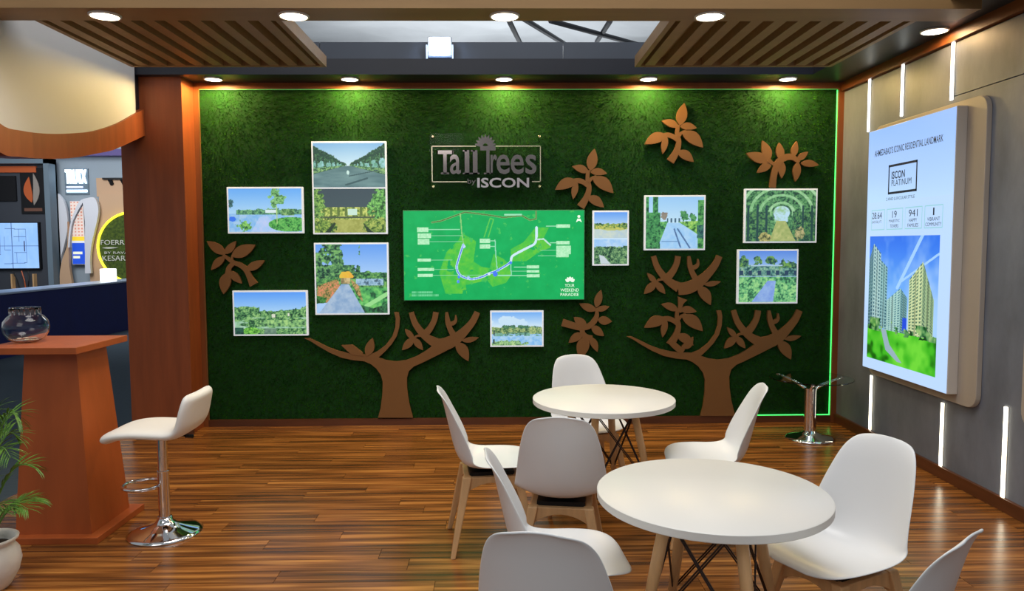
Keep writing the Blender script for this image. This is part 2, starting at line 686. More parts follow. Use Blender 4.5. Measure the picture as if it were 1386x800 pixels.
# grass mat (stuff): backing sheet + blades
V, F = box(GXL, GXR, YW, YW + 0.028, GZ0, GZ1)
NB = 150000
bx_ = RNG.uniform(GXL + 0.006, GXR - 0.006, NB)
bz_ = RNG.uniform(GZ0 + 0.004, GZ1 - 0.012, NB)
ln = RNG.uniform(0.014, 0.024, NB)
dx, dz = RNG.normal(0, 0.45, NB), RNG.normal(-0.25, 0.45, NB)
ang = RNG.uniform(0, math.pi, NB)
hw = 0.0032
base = np.stack([bx_, np.full(NB, YW + 0.002), bz_], -1)
side = np.stack([np.cos(ang) * hw, np.zeros(NB), np.sin(ang) * hw], -1)
dirv = np.stack([dx, -np.ones(NB), dz], -1)
dirv /= np.linalg.norm(dirv, axis=1)[:, None]
tip = base + dirv * ln[:, None]
tip[:, 0] = np.clip(tip[:, 0], GXL, GXR)
tip[:, 2] = np.clip(tip[:, 2], GZ0, GZ1)
co = np.stack([base - side, base + side, tip], 1).reshape(-1, 3)
me = bpy.data.meshes.new('grass_mat')
nv = len(co)
me.vertices.add(nv)
me.vertices.foreach_set('co', co.astype(np.float32).reshape(-1))
me.loops.add(nv)
me.loops.foreach_set('vertex_index', np.arange(nv, dtype=np.int32))
me.polygons.add(NB)
me.polygons.foreach_set('loop_start', np.arange(0, nv, 3, dtype=np.int32))
me.update(calc_edges=True)
me.materials.append(MATS['grass_blade'])
grass = bpy.data.objects.new('grass_mat', me)
finish(grass)
tag(grass, 'dark green artificial grass covering the whole back wall', 'grass', kind='stuff')
mk('grass_backing', (V, F), 'grass_base', grass)

# right wall: two plaster panels with a joint, skirting, soffit board
wall_right = structure('wall_right')
mk('wall_core', box(XR + 0.02, XR + 0.1, 1.2, YW + 0.05, FLOORZ, 3.0), 'bay_dark', wall_right)
YJ = at_x(1290, 100, XR).y
mk('wall_panel', box(XR, XR + 0.02, YJ, YW - 0.03, 0.08, 2.87), 'grey_plaster', wall_right)
mk('wall_panel', box(XR, XR + 0.02, 1.2, YJ, 0.08, 2.525), 'grey_plaster', wall_right)
mk('wall_panel', box(XR, XR + 0.02, 1.2, YJ, 2.531, 2.87), 'grey_plaster', wall_right)
bb = mk('baseboard_right', box(XR - 0.022, XR + 0.02, 1.2, YW - 0.03, 0, 0.08), 'skirting', bevel=0.003)
bb['kind'] = 'structure'
tr = mk('trim_1', box(XR - 0.03, XR + 0.02, 1.2, YW - 0.03, 2.878, ZS + 0.02), 'brown_frame')
tr['kind'] = 'structure'

# dark perimeter beams
cb = structure('ceiling')
mk('back_beam', box(-3.06, XR + 0.1, 6.12, YW - 0.03, ZS, 3.075), 'navy_metal', cb)
mk('side_beam', box(2.56, XR - 0.03, 1.2, 6.12, ZS, 3.13), 'navy_metal', cb)
mk('front_beam', box(-3.05, 2.74, 4.29, 4.51, 2.90, 3.10), 'tan_wood', cb, bevel=0.003)
mk('front_fascia', box(-3.05, 2.74, 4.27, 4.29, 2.90, 3.12), 'tan_wood', cb)


def slat_panel(x0, x1, n):
    y0, y1 = 4.51, 5.66
    root = thing('slatted_ceiling_panel', ((x0 + x1) / 2, (y0 + y1) / 2, 2.90), 0,
                 'slatted tan wood ceiling panel beside the white curved fascia' if x0 < 0 else
                 'slatted tan wood ceiling panel next to the grey wall', 'ceiling panel')
    w, d = (x1 - x0) / 2, (y1 - y0) / 2
    mk('backing_board', box(-w, w, -d, d, 0.065, 0.08), 'tan_wood', root)
    mk('frame_rail', box(-w, w, d - 0.035, d, 0, 0.066), 'tan_wood', root)
    mk('frame_rail', box(-w, -w + 0.035, -d, d - 0.035, 0, 0.066), 'tan_wood', root)
    mk('frame_rail', box(w - 0.035, w, -d, d - 0.035, 0, 0.066), 'tan_wood', root)
    sme = None
    pitch = (2 * w - 0.07) / n
    for i in range(n):
        xc = -w + 0.035 + pitch * (i + 0.5)
        if sme is None:
            o = mk('slat', box(-pitch * 0.26, pitch * 0.26, -d, d - 0.036, 0.004, 0.066), 'tan_wood', root, loc=(xc, 0, 0))
            sme = o.data
        else:
            o = bpy.data.objects.new('slat', sme)
            o.location = (xc, 0, 0)
            finish(o, root)


slat_panel(-2.72, -1.28, 10)
slat_panel(1.02, 2.50, 10)

# header panels standing behind the stall and tent roof
hp = structure('wall_header')
hx = [-3.05, at_y(434, 70, 6.75).x, at_y(762, 70, 6.75).x, 3.1]
for a, b in zip(hx[:-1], hx[1:]):
    mk('header_panel', box(a + 0.004, b - 0.004, 6.72, 6.76, 2.6, at_y(600, 57, 6.72).z), 'header_grey', hp)
tent = structure('ceiling_tent')
NX, NY = 40, 24
V, F = [], []
for j in range(NY + 1):
    for i in range(NX + 1):
        X = -16 + 32 * i / NX
        Y = 7.6 + 20 * j / NY
        z = 4.55 + 0.22 * (Y - 7.6) * 0.5 + 0.05 * math.sin(X * 2.1 + Y) + 0.04 * math.sin(X * 5.3 - Y * 2.2)
        V.append((X, Y, z))
for j in range(NY):
    for i in range(NX):
        a = j * (NX + 1) + i
        F.append((a, a + NX + 1, a + NX + 2, a + 1))
mk('roof_cloth', (V, F), 'tent_cloth', tent, smooth=True)
for (xa, ya), (xb, yb) in [((690, 30), (705, 60)), ((700, 20), (765, 60)), ((745, 28), (870, 62)), ((826, 28), (808, 56))]:
    pa, pb = at_y(xa, ya, 8.0), at_y(xb, yb, 9.6)
    mk('roof_truss', tube([pa, pb], 0.03, 8), 'tent_steel', tent)

# left fascia: white board with wavy brown band below
up = [(0, 167), (30, 177), (65, 181), (100, 180.5), (130, 177), (160, 167), (180, 156), (194, 147)]
lo = [(0, 206), (30, 212.5), (65, 215), (100, 213.5), (130, 208), (150, 204), (165, 198), (194, 182.5)]
XF = -2.89
pu = [(at_x(x, y, XF).y, at_x(x, y, XF).z) for x, y in up]
pl = [(at_x(x, y, XF).y, at_x(x, y, XF).z) for x, y in lo]
for lst, dz in ((pu, 0), (pl, 0)):
    y0, z0 = lst[0]
    lst.insert(0, (y0 - 0.25, z0 + 0.16))
    lst.insert(0, (y0 - 0.55, z0 + 0.36))
    lst.insert(0, (y0 - 1.0, z0 + 0.50))
    lst[-1] = (6.2, lst[-1][1])
wu, wl = catmull(pu, 5), catmull(pl, 5)


def prism_x(poly, x0, x1):
    g = prism_xz(poly, x0, x1)
    return [(v[1], v[0], v[2]) for v in g[0]], [tuple(reversed(f)) for f in g[1]]


wall_left = structure('wall_left')
band = mk('wavy_band', prism_x(wu + wl[::-1], XF, XF - 0.20), 'brown_lam', wall_left)
ywh = 6.10
top = [(p[0], p[1] - 0.02) for p in wu if p[0] < ywh]
mk('white_fascia', prism_x(top + [(ywh, 3.12), (wu[0][0], 3.12)], XF - 0.02, XF - 0.16), 'white_board', wall_left)
mk('gap_shade_block', box(-3.06, -2.93, 6.10, 6.20, 2.68, 3.1), 'navy_metal', wall_left)  # dark block added to stand in for the shaded gap beside the pillar

# ================================================================== LED lines and lamps
led = thing('led_strip', ((GXL + GXR) / 2, YW, GZ0), 0, 'green glowing light strip around the edge of the grass wall', 'light strip')
cx = (GXL + GXR) / 2
mk('strip', box(GXR - cx - 0.008, GXR - cx - 0.002, -0.018, -0.010, 0.0, GZ1 - GZ0 - 0.01), 'led_green', led)
xa = at_y(1012, 561, YW).x
mk('strip', box(xa - cx, GXR - cx - 0.009, -0.018, -0.010, 0.001, 0.007), 'led_green', led)
pmat('led_green_dim', (0.2, 1, 0.3, 1), emit=(0.22, 1.0, 0.25, 1), estr=0.12)
mk('strip', box(GXL - cx, GXR - cx - 0.009, -0.018, -0.012, GZ1 - GZ0 - 0.006, GZ1 - GZ0 - 0.001), 'led_green_dim', led)
mk('edge_trim', box(GXL - cx, GXL - cx + 0.008, -0.034, -0.024, 0.0, GZ1 - GZ0), 'mdf_cut', led)


def wall_led(px, y0, y1, mat, label):
    a, b = at_x(px, y0, XR - 0.002), at_x(px, y1, XR - 0.002)
    yc, z1, z0 = (a.y + b.y) / 2, a.z, max(b.z, 0.081)
    r = thing('wall_light_strip', (XR - 0.002, yc, z0), 0, label, 'light strip')
    mk('channel', box(-0.001, 0.004, -0.018, 0.018, 0, z1 - z0), 'lightbox_frame', r)
    mk('diffuser', box(-0.008, 0.0, -0.0125, 0.0125, 0.0, z1 - z0), mat, r)


wall_led(1177, 103, 178, 'led_cool', 'white vertical light line above the far edge of the tower poster')
wall_led(1222, 83, 157, 'led_cool', 'white vertical light line above the middle of the tower poster')
wall_led(1290, 55, 135, 'led_cool', 'long white vertical light line under the orange lit trim')
wall_led(1179, 508, 582, 'led_warm', 'warm white light line below the tower poster, next to the grass wall')
wall_led(1275, 545, 634, 'led_warm', 'warm white light line below the rounded corner of the beige plate')
wall_led(1360, 550, 679, 'led_warm', 'warm white light line rising from the skirting clear of the beige plate')


def downlight(x, y, z, r, power, label, group, col=(1.0, 0.72, 0.38), cone=150):
    t = thing('downlight', (x, y, z), 0, label, 'ceiling light', group)
    mk('trim_ring', lathe([(r * 0.86, -0.001), (r * 0.90, -0.012), (r, -0.010), (r * 1.03, 0.0), (r * 0.86, 0.0)], 28, caps=False),
       'lamp_trim', t, smooth=True)
    mk('diffuser', lathe([(r * 0.88, -0.004), (r * 0.88, -0.009), (0.0, -0.011)], 28), 'lamp_warm', t)
    l = bpy.data.lights.new('lamp', 'SPOT')
    l.energy = power
    l.color = col
    l.spot_size = math.radians(cone)
    l.spot_blend = 0.15 if cone > 170 else 1.0
    l.shadow_soft_size = 0.06
    o = bpy.data.objects.new('lamp', l)
    o.location = (0, 0, -0.02)
    finish(o, t)


for i, (px, py) in enumerate([(138, 18), (397, 20), (683, 22), (960, 22)]):
    p = at_z(px, py, 2.90)
    where = ['beside the white curved fascia', 'at the open edge of a slatted panel', 'midway between the two slatted panels',
             'at the slatted panel near the grey wall'][i]
    downlight(p.x, 4.40, 2.90, 0.086, 26, 'round warm downlight under the tan beam, ' + where, 'front beam downlights', (1.0, 0.88, 0.68), 150)
for (px, py), where in zip([(288, 106), (474, 107), (682, 108), (878, 106), (1070, 104)],
                           ['next to the pillar', 'over the palm avenue picture', 'over the mirror lettered sign', 'over the highest leaf sprig',
                            'over the spray of nine leaves']):
    p = at_z(px, py, ZS)
    downlight(p.x, 6.27, ZS, 0.074, 52.0, 'small warm downlight under the dark beam ' + where, 'grass wall downlights', (1.0, 0.70, 0.26), 180)
p = at_z(1265, 41, ZS)
downlight(p.x, p.y, ZS, 0.085, 10.0, 'warm downlight over the grey wall with an orange glow beside it', None, (1.0, 0.62, 0.26), 180)

# flood light on the header
fl = at_y(595, 62, 6.66)
t = thing('flood_light', (fl.x, fl.y, fl.z - 0.09), 0, 'bright bluish white flood light fixed above the dark beam', 'flood light')
mk('housing', box(-0.105, 0.105, 0.0, 0.06, 0.0, 0.17), 'flood_body', t, bevel=0.008)
mk('lamp_face', box(-0.092, 0.092, -0.006, 0.0, 0.035, 0.158), 'flood_face', t)
mk('bracket', merge(box(-0.12, -0.106, 0.0, 0.03, -0.03, 0.1), box(0.106, 0.12, 0.0, 0.03, -0.03, 0.1), box(-0.12, 0.12, 0.0, 0.06, -0.04, -0.028)),
   'flood_body', t)
l = bpy.data.lights.new('lamp', 'SPOT')
l.energy = 16
l.color = (0.62, 0.78, 1.0)
l.spot_size = math.radians(150)
l.spot_blend = 0.8
l.shadow_soft_size = 0.08
o = bpy.data.objects.new('lamp', l)
o.location = (0, -0.03, 0.09)
o.rotation_euler = (math.radians(60), 0, 0)
finish(o, t)

# ================================================================== GRASS WALL: tree cut-outs
PXM = None


def leaf(b, t, w, k=0.0):
    (x0, y0), (x1, y1) = b, t
    dx, dy = x1 - x0, y1 - y0
    L = math.hypot(dx, dy)
    nx, ny = -dy / L, dx / L
    N = 9
    up_, dn = [], []
    for i in range(N + 1):
        s = i / N
        hgt = w / 2 * math.sin(math.pi * s ** 0.85) ** 0.9
        c = k * w * math.sin(math.pi * s)
        bx, by = x0 + dx * s + nx * c, y0 + dy * s + ny * c
        up_.append((bx + nx * hgt, by + ny * hgt))
        dn.append((bx - nx * hgt, by - ny * hgt))
    return up_ + dn[-2:0:-1]


def stroke(P, W, sub=5):
    C = catmull([(p[0], p[1], w) for p, w in zip(P, W)], sub)
    L, R = [], []
    for i, (x, y, w) in enumerate(C):
        a, b = C[max(i - 1, 0)], C[min(i + 1, len(C) - 1)]
        dx, dy = b[0] - a[0], b[1] - a[1]
        l = math.hypot(dx, dy) or 1
        nx, ny = -dy / l, dx / l
        L.append((x + nx * w / 2, y + ny * w / 2))
        R.append((x - nx * w / 2, y - ny * w / 2))
    return L + R[::-1]


def cutout(name, polys, org, sc_, label, cat, off=(0, 0), group=None):
    """polys in zoomed pixels; org/sc_ map to photo pixels; all stand 20 mm proud of the grass backing"""
    yf = YW - 0.045
    P = [[(org[0] + off[0] + x / sc_, org[1] + off[1] + y / sc_) for x, y in q] for q in polys]
    W = [[(lambda q: (q.x, q.z))(at_y(x, y, yf)) for x, y in q] for q in P]
    a = np.array([p for q in W for p in q])
    cx_, cz_ = (a[:, 0].min() + a[:, 0].max()) / 2, a[:, 1].min()
    gs = []
    for i, q in enumerate(W):
        q = [(x - cx_, z - cz_) for x, z in q]
        gs.append(prism_xz(q, -0.0003 * i, 0.023))
    o = mk(name, merge(*gs), 'mdf_cut', None, loc=(cx_, yf, cz_))
    return tag(o, label, cat, group)


crown = [
    stroke([(733, 38), (757, 110), (798, 170), (845, 215), (905, 250)], [34, 40, 46, 52, 70]),
    stroke([(900, 38), (888, 95), (855, 155), (810, 200)], [38, 38, 44, 55]),
    stroke([(973, 38), (980, 100), (1000, 160), (1035, 215)], [18, 34, 36, 50]),
    stroke([(990, 118), (1018, 112), (1034, 92), (1034, 58)], [26, 28, 20, 8]),
    stroke([(1180, 38), (1150, 100), (1100, 160), (1040, 215), (970, 252), (900, 262)], [40, 46, 56, 74, 84, 80]),
    leaf((1075, 232), (1190, 210), 36, 0.1), leaf((1035, 240), (1120, 370), 74, -0.12),
    leaf((752, 222), (690, 152), 38), leaf((752, 212), (670, 295), 52), leaf((748, 212), (812, 295), 46),
    stroke([(745, 222), (770, 200), (800, 195)], [16, 14, 18])]
trunk = [(508, 752), (525, 690), (537, 600), (540, 510), (527, 462), (497, 420), (460, 390), (415, 370), (340, 363), (260, 346),
         (180, 311), (110, 271), (50, 233), (8, 214), (45, 214), (100, 240), (170, 275), (240, 300), (310, 316), (390, 322), (450, 325),
         (500, 305), (560, 260), (605, 200), (625, 140), (628, 80), (617, 38), (648, 38), (656, 80), (652, 140), (635, 200), (600, 255),
         (560, 300), (512, 345), (560, 362), (630, 372), (700, 362), (770, 335), (830, 300), (868, 272), (905, 240), (970, 225),
         (1020, 205), (1035, 265), (960, 305), (880, 345), (800, 384), (750, 406), (716, 438), (703, 485), (705, 560), (718, 650), (744, 752)]
twigs = [[(260, 262), (335, 258), (405, 312), (410, 335), (330, 325), (300, 300)], leaf((432, 335), (470, 212), 62, 0.05)]
cutout('tree_cutout', [trunk] + crown + twigs, (410, 415), 5.0,
       'brown cut-out tree with a bare left limb, standing under the pictures by the green map', 'tree decoration')
cutout('tree_cutout', [trunk] + crown, (410, 415), 5.0,
       'brown cut-out tree beside the glass side table, with a leafy shoot on its limb', 'tree decoration', off=(436.5, -2.3))
cutout('crown_cutout', crown, (410, 415), 5.0, 'brown cut-out crown of forked twigs above the right tree, under the path picture',
       'tree decoration', off=(328, -76))
sprigA = [
    leaf((905, 205), (935, 48), 74), leaf((895, 215), (777, 173), 54, 0.12), leaf((905, 212), (1024, 224), 52, -0.15),
    stroke([(892, 200), (886, 260), (897, 320), (882, 385), (838, 457)], [24, 28, 34, 42, 56]),
    stroke([(890, 312), (858, 284), (815, 272), (775, 282)], [26, 34, 34, 30]),
    leaf((815, 275), (659, 336), 76, 0.18), leaf((812, 280), (785, 404), 46, 0.05),
    stroke([(893, 285), (915, 258), (950, 246)], [22, 22, 26]),
    leaf((920, 250), (1067, 360), 86, -0.16), leaf((885, 385), (1001, 460), 66, -0.15)]
OA, SA = (745, 130), 5.159
cutout('leaf_sprig', sprigA, OA, SA, 'brown cut-out leaf sprig high on the grass, above the tree-lined path picture', 'leaf decoration')
cutout('leaf_sprig', sprigA, OA, SA, 'brown cut-out leaf sprig between the mirror lettered sign and the path picture', 'leaf decoration', off=(-121.5, 61.6))
cutout('leaf_sprig', sprigA[1:] + [stroke([(905, 230), (912, 170), (925, 130)], [24, 34, 70]),
                                   leaf((915, 480), (1000, 400), 50, 0.3),
                                   stroke([(840, 430), (880, 470), (930, 505)], [40, 45, 40])], OA, SA,
       'brown cut-out shoot climbing from the limb of the right tree', 'leaf decoration', off=(-0.4, 248.5))
cutout('leaf_sprig', [
    leaf((430, 375), (103, 272), 145, -0.05), leaf((400, 395), (322, 100), 130, 0.15), leaf((450, 390), (252, 537), 110),
    leaf((570, 370), (550, 130), 112), leaf((560, 360), (580, 615), 110, -0.1), leaf((735, 330), (785, 112), 90),
    leaf((785, 370), (940, 252), 85), leaf((835, 410), (1085, 435), 95, -0.12), leaf((800, 390), (770, 655), 108),
    stroke([(460, 738), (472, 600), (502, 470), (560, 372), (650, 325), (740, 335), (815, 400)], [82, 82, 86, 92, 88, 74, 46]),
    stroke([(405, 365), (450, 405), (510, 440)], [60, 42, 50])], (1000, 180), 10.0,
    'brown cut-out spray of nine leaves above the arched walkway picture', 'leaf decoration')
cutout('leaf_sprig', [
    leaf((432, 240), (486, 56), 78), leaf((440, 265), (258, 198), 80, -0.08), leaf((425, 262), (572, 228), 58, 0.08),
    leaf((450, 365), (597, 382), 88), leaf((385, 430), (515, 532), 86), leaf((335, 420), (203, 338), 90, -0.1),
    leaf((305, 505), (150, 602), 82, 0.1), leaf((335, 530), (265, 770), 130, 0.05), leaf((370, 540), (447, 698), 75, -0.1),
    stroke([(85, 392), (180, 420), (270, 442), (360, 430), (420, 370), (442, 310), (435, 245)], [78, 70, 66, 58, 56, 42, 26]),
    stroke([(285, 435), (295, 500), (335, 545), (395, 555)], [52, 50, 60, 54])], (750, 385), 7.62,
    'brown cut-out twig with leaves under the corner of the green map', 'leaf decoration')
cutout('leaf_sprig', [
    leaf((330, 275), (90, 106), 118), leaf((315, 270), (462, 105), 95, 0.08), leaf((325, 300), (146, 478), 98, 0.1),
    leaf((405, 300), (712, 156), 152), leaf((590, 475), (828, 354), 108), leaf((375, 485), (537, 648), 96),
    leaf((365, 500), (305, 783), 145, 0.1),
    stroke([(690, 662), (640, 570), (590, 470), (510, 408), (430, 378), (300, 282)], [112, 72, 68, 62, 52, 36]),
    stroke([(435, 385), (375, 450), (362, 545)], [56, 62, 76]),
    stroke([(415, 375), (414, 320), (425, 285)], [34, 28, 34])], (270, 315), 9.41,
    'brown cut-out leaf twig at the edge of the grass by the pillar', 'leaf decoration')

# ================================================================== PICTURES
SKY1, SKY2 = (96, 166, 248), (150, 205, 250)
G1, G2, G3 = (26, 84, 36), (110, 170, 60), (60, 150, 60)


def pic_lagoon(p):
    p.sky(SKY1, (170, 214, 252), 0.55)
    p.put(p.v > 0.56 + 0.04 * p.nz(5), (170, 205, 240), (120, 180, 240))
    p.foliage((p.v > 0.42 + 0.12 * p.nz(9, 2)) & (p.v < 0.60) & (p.u > 0.1), (40, 100, 84), (130, 190, 120))
    p.put(p.rect(0.5, 0.49, 0.66, 0.56), (226, 240, 246))
    p.foliage(p.rect(0.72, 0.47, 0.9, 0.62), (60, 120, 60), (150, 190, 110))
    p.put(p.poly([(0.3, 1), (0.42, 0.66), (0.52, 0.62), (0.6, 0.75), (0.9, 1)]), (190, 205, 250), (160, 200, 250))
    p.foliage(((p.u - 0.85) / 0.31) ** 2 + ((p.v - 0.83) / 0.17) ** 2 < 1, (50, 150, 50), (110, 190, 80))
    p.foliage(p.blob(0.2, 0.87, 0.09, 0.14, 1), (50, 130, 60), (150, 215, 90))
    p.put(p.line([(0.655, 0.4), (0.66, 0.8)], 0.012), (170, 210, 120))
    p.foliage(p.blob(0.66, 0.22, 0.09, 0.22, 2.2, 10), (70, 140, 60), (150, 205, 130))
    p.foliage(p.blob(0.03, 0.34, 0.035, 0.11, 1), (40, 80, 90), (70, 120, 110))
    p.put(p.blob(0.05, 0.7, 0.05, 0.06), (50, 110, 240))


def pic_avenue(p):
    p.sky((120, 170, 220), (200, 226, 240), 0.5)
    p.put(p.v > 0.52, (70, 100, 104), (108, 140, 140), p.nz(8, 4, 4, 0.3) * 1.6 - 0.3)
    vx = 0.48
    for s in (-1, 1):
        du = s * (p.u - vx)
        h = du * 0.95
        m = (du > 0) & (p.v > 0.5 - h * 0.98 + 0.12 * (p.nz(22, 5 + s) - 0.5)) & (p.v < 0.5 + h * 0.45)
        p.foliage(m, (18, 44, 34), (70, 120, 70), 30, 6)
        for k in range(6):
            q = 0.47 * 0.72 ** k
            x = vx + s * q
            p.put(p.line([(x, 0.5 + q * 0.25), (x, 0.5 - q * 0.55)], 0.016 * 0.72 ** k), (24, 40, 34))
            cw, cy_ = 0.15 * 0.72 ** k, 0.5 - q * 0.62
            for a_ in range(7):
                g_ = math.radians(-100 + a_ * 200 / 6)
                p.put(p.line([(x, cy_), (x + math.sin(g_) * cw * 0.6, cy_ - math.cos(g_) * cw * 0.7)], 0.016 * 0.72 ** k), (26, 58, 42))
            p.put(p.blob(x + s * 0.05 * 0.7 ** k, 0.5 + q * 0.02, 0.07 * 0.7 ** k, 0.16 * 0.72 ** k, 1.2, 16, 9), (150, 200, 210), (90, 150, 120))
        p.foliage((du > 0) & (p.v > 0.5 + h * 0.14) & (p.v < 0.5 + h * 0.42), (40, 90, 60), (150, 190, 110), 26)
    p.put(p.line([(0.5, 0.75), (0.9, 0.62)], 0.012) | p.line([(0.45, 0.95), (0.75, 0.8)], 0.02), (50, 76, 78))
    p.put(p.blob(0.48, 0.67, 0.02, 0.05), (200, 230, 225))


def pic_night(p):
    p.sky((50, 62, 70), (58, 72, 76), 0.5)
    p.foliage(p.v > 0.42, (110, 140, 40), (220, 220, 110), 16)
    p.put((p.v > 0.42) & (p.v < 0.62) & (np.sin(p.u * 60) > 0.5), (90, 110, 40))
    p.put(p.rect(0.47, 0.46, 0.6, 0.6), (200, 230, 210))
    p.put(p.rect(0.0, 0.63, 1, 0.67), (70, 80, 50))
    p.put(p.poly([(0.25, 0.7), (0.72, 0.7), (0.85, 1), (0.12, 1)]), (176, 176, 84), (150, 150, 60))
    p.foliage(p.blob(0.93, 0.4, 0.16, 0.42, 0.8), (50, 110, 40), (130, 200, 90))
    p.foliage(p.blob(0.04, 0.35, 0.1, 0.35, 0.8), (60, 110, 40), (150, 190, 80))
    p.foliage(p.blob(0.1, 0.9, 0.2, 0.17, 0.5), (60, 100, 30), (170, 190, 70))
    p.foliage(p.blob(0.92, 0.86, 0.24, 0.18, 0.5), (70, 110, 30), (180, 190, 80))
    p.put(p.poly([(0.68, 0.78), (0.8, 0.96), (0.85, 1), (0.74, 1)]) | p.poly([(0.28, 0.76), (0.14, 1), (0.22, 1), (0.3, 0.8)]), (30, 46, 24))


def pic_gazebo(p):
    p.sky((92, 150, 240), (170, 205, 250), 0.45)
    p.foliage((p.v > 0.36 + 0.08 * p.nz(8)) & (p.v < 0.75), (24, 84, 44), (120, 180, 80))
    p.foliage((p.u < 0.62) & (p.v < 0.5) & (p.nz(7, 8) > 0.40 + 0.36 * np.clip(p.u - 0.25, 0, 1) - 0.12 * (p.v > 0.3)), (16, 60, 40), (120, 180, 90), 20)
    p.put(p.poly([(0.33, 0.45), (0.36, 0.4), (0.47, 0.39), (0.53, 0.46), (0.52, 0.49), (0.33, 0.49)]), (232, 200, 50), (240, 170, 40))
    p.put(p.rect(0.35, 0.49, 0.48, 0.57), (110, 90, 50), (220, 190, 130))
    p.foliage(p.rect(0.56, 0.5, 0.95, 0.6), (120, 160, 190), (170, 200, 220))
    p.foliage((p.u > 0.45) & (p.v > 0.62), (40, 130, 60), (110, 200, 90), 10)
    p.put(p.line([(0.7, 0.9), (1.0, 0.72)], 0.03), (150, 220, 130))
    p.foliage(p.poly([(0.02, 0.6), (0.3, 0.5), (0.33, 0.6), (0.2, 0.85), (0, 0.85)]), (120, 130, 50), (235, 130, 90), 22)
    p.foliage(p.poly([(0.48, 0.5), (0.6, 0.6), (0.66, 0.85), (0.56, 0.72)]), (120, 130, 50), (220, 150, 100), 22)
    p.put(p.poly([(0.35, 0.58), (0.46, 0.58), (0.68, 1), (0.03, 1)]), (170, 190, 215), (130, 160, 200), p.nz(16, 5) * 2 - 0.5)
    p.foliage(p.poly([(0.0, 0.74), (0.15, 0.78), (0.12, 0.85), (0, 0.86)]), (30, 90, 30), (80, 150, 50))
    p.foliage(p.poly([(0.68, 1), (0.62, 0.88), (0.8, 0.93), (1, 0.86), (1, 1)]), (20, 60, 30), (50, 120, 60))


def pic_garden(p):
    p.sky((80, 150, 250), (176, 216, 252), 0.5)
    top = 0.44 - 0.10 * (p.u < 0.35) - 0.13 * np.clip((p.u - 0.78) * 4, 0, 1) + 0.12 * (p.nz(10, 3) - 0.5)
    p.foliage(p.v > top, (30, 90, 44), (150, 200, 110), 16)
    p.put((p.v > 0.6) & (p.v < 0.86) & (p.nz(9, 11, 4, 0.25) > 0.5), (180, 215, 190), (130, 185, 130))
    p.foliage((p.v > 0.66) & (p.u > 0.35) & (p.v < 0.8 + 0.05 * p.nz(6)), (80, 140, 80), (170, 215, 120), 9)
    p.put(p.rect(0.52, 0.52, 0.57, 0.6) | p.rect(0.74, 0.5, 0.77, 0.57), (225, 225, 200))
    p.foliage(p.blob(0.22, 0.92, 0.14, 0.08), (80, 170, 40), (150, 220, 80))
    p.put(p.poly([(0.4, 1), (0.42, 0.86), (0.58, 0.86), (0.58, 1)]), (80, 110, 90), (120, 150, 120))
    p.foliage((p.v > 0.84) & (p.u < 0.12), (20, 60, 50), (40, 90, 60))


def pic_lake(p):
    p.sky((110, 170, 245), (222, 240, 250), 0.46)
    p.put(p.blob(0.35, 0.3, 0.3, 0.14, 1.5, 6), (205, 230, 250))
    p.put(p.v > 0.6, (120, 180, 235), (180, 215, 245))
    p.foliage((p.v > 0.5 - 0.1 * p.nz(12, 4)) & (p.v < 0.66), (60, 110, 60), (190, 200, 120), 16)
    p.foliage((p.v > 0.62) & (p.v < 0.72) & (p.nz(12, 9) > 0.45), (90, 150, 130), (130, 180, 150))
    for x in (0.28, 0.42, 0.58, 0.7, 0.86):
        p.foliage(p.blob(x, 0.44, 0.06, 0.05, 1), (40, 90, 60), (90, 140, 90))
    p.foliage(p.blob(0.3, 0.96, 0.4, 0.1, 0.6), (90, 150, 90), (190, 220, 140))
    p.put(p.rect(0.03, 0.55, 0.06, 0.7) | p.rect(0.02, 0.82, 0.06, 0.95), (30, 50, 60))


def pic_two(p):
    p.sky((90, 150, 240), (180, 210, 245), 0.26)
    p.foliage((p.v > 0.25 - 0.07 * p.nz(16)) & (p.v < 0.33), (50, 110, 50), (210, 200, 80), 18)
    p.put((p.v > 0.33) & (p.v < 0.5), (205, 215, 200), (180, 200, 210))
    p.put(p.blob(0.6, 0.33, 0.35, 0.02, 0.5), (190, 190, 90))
    p.put((p.v >= 0.52), (150, 195, 245), (190, 215, 245))
    p.foliage((p.v > 0.70 - 0.08 * p.nz(18, 6)), (20, 70, 40), (140, 180, 110), 22)
    p.put(p.poly([(0.15, 0.82), (0.3, 0.85), (0.5, 1), (0.2, 1)]), (200, 210, 215))
    p.put((p.v > 0.5) & (p.v < 0.52), (215, 235, 250))


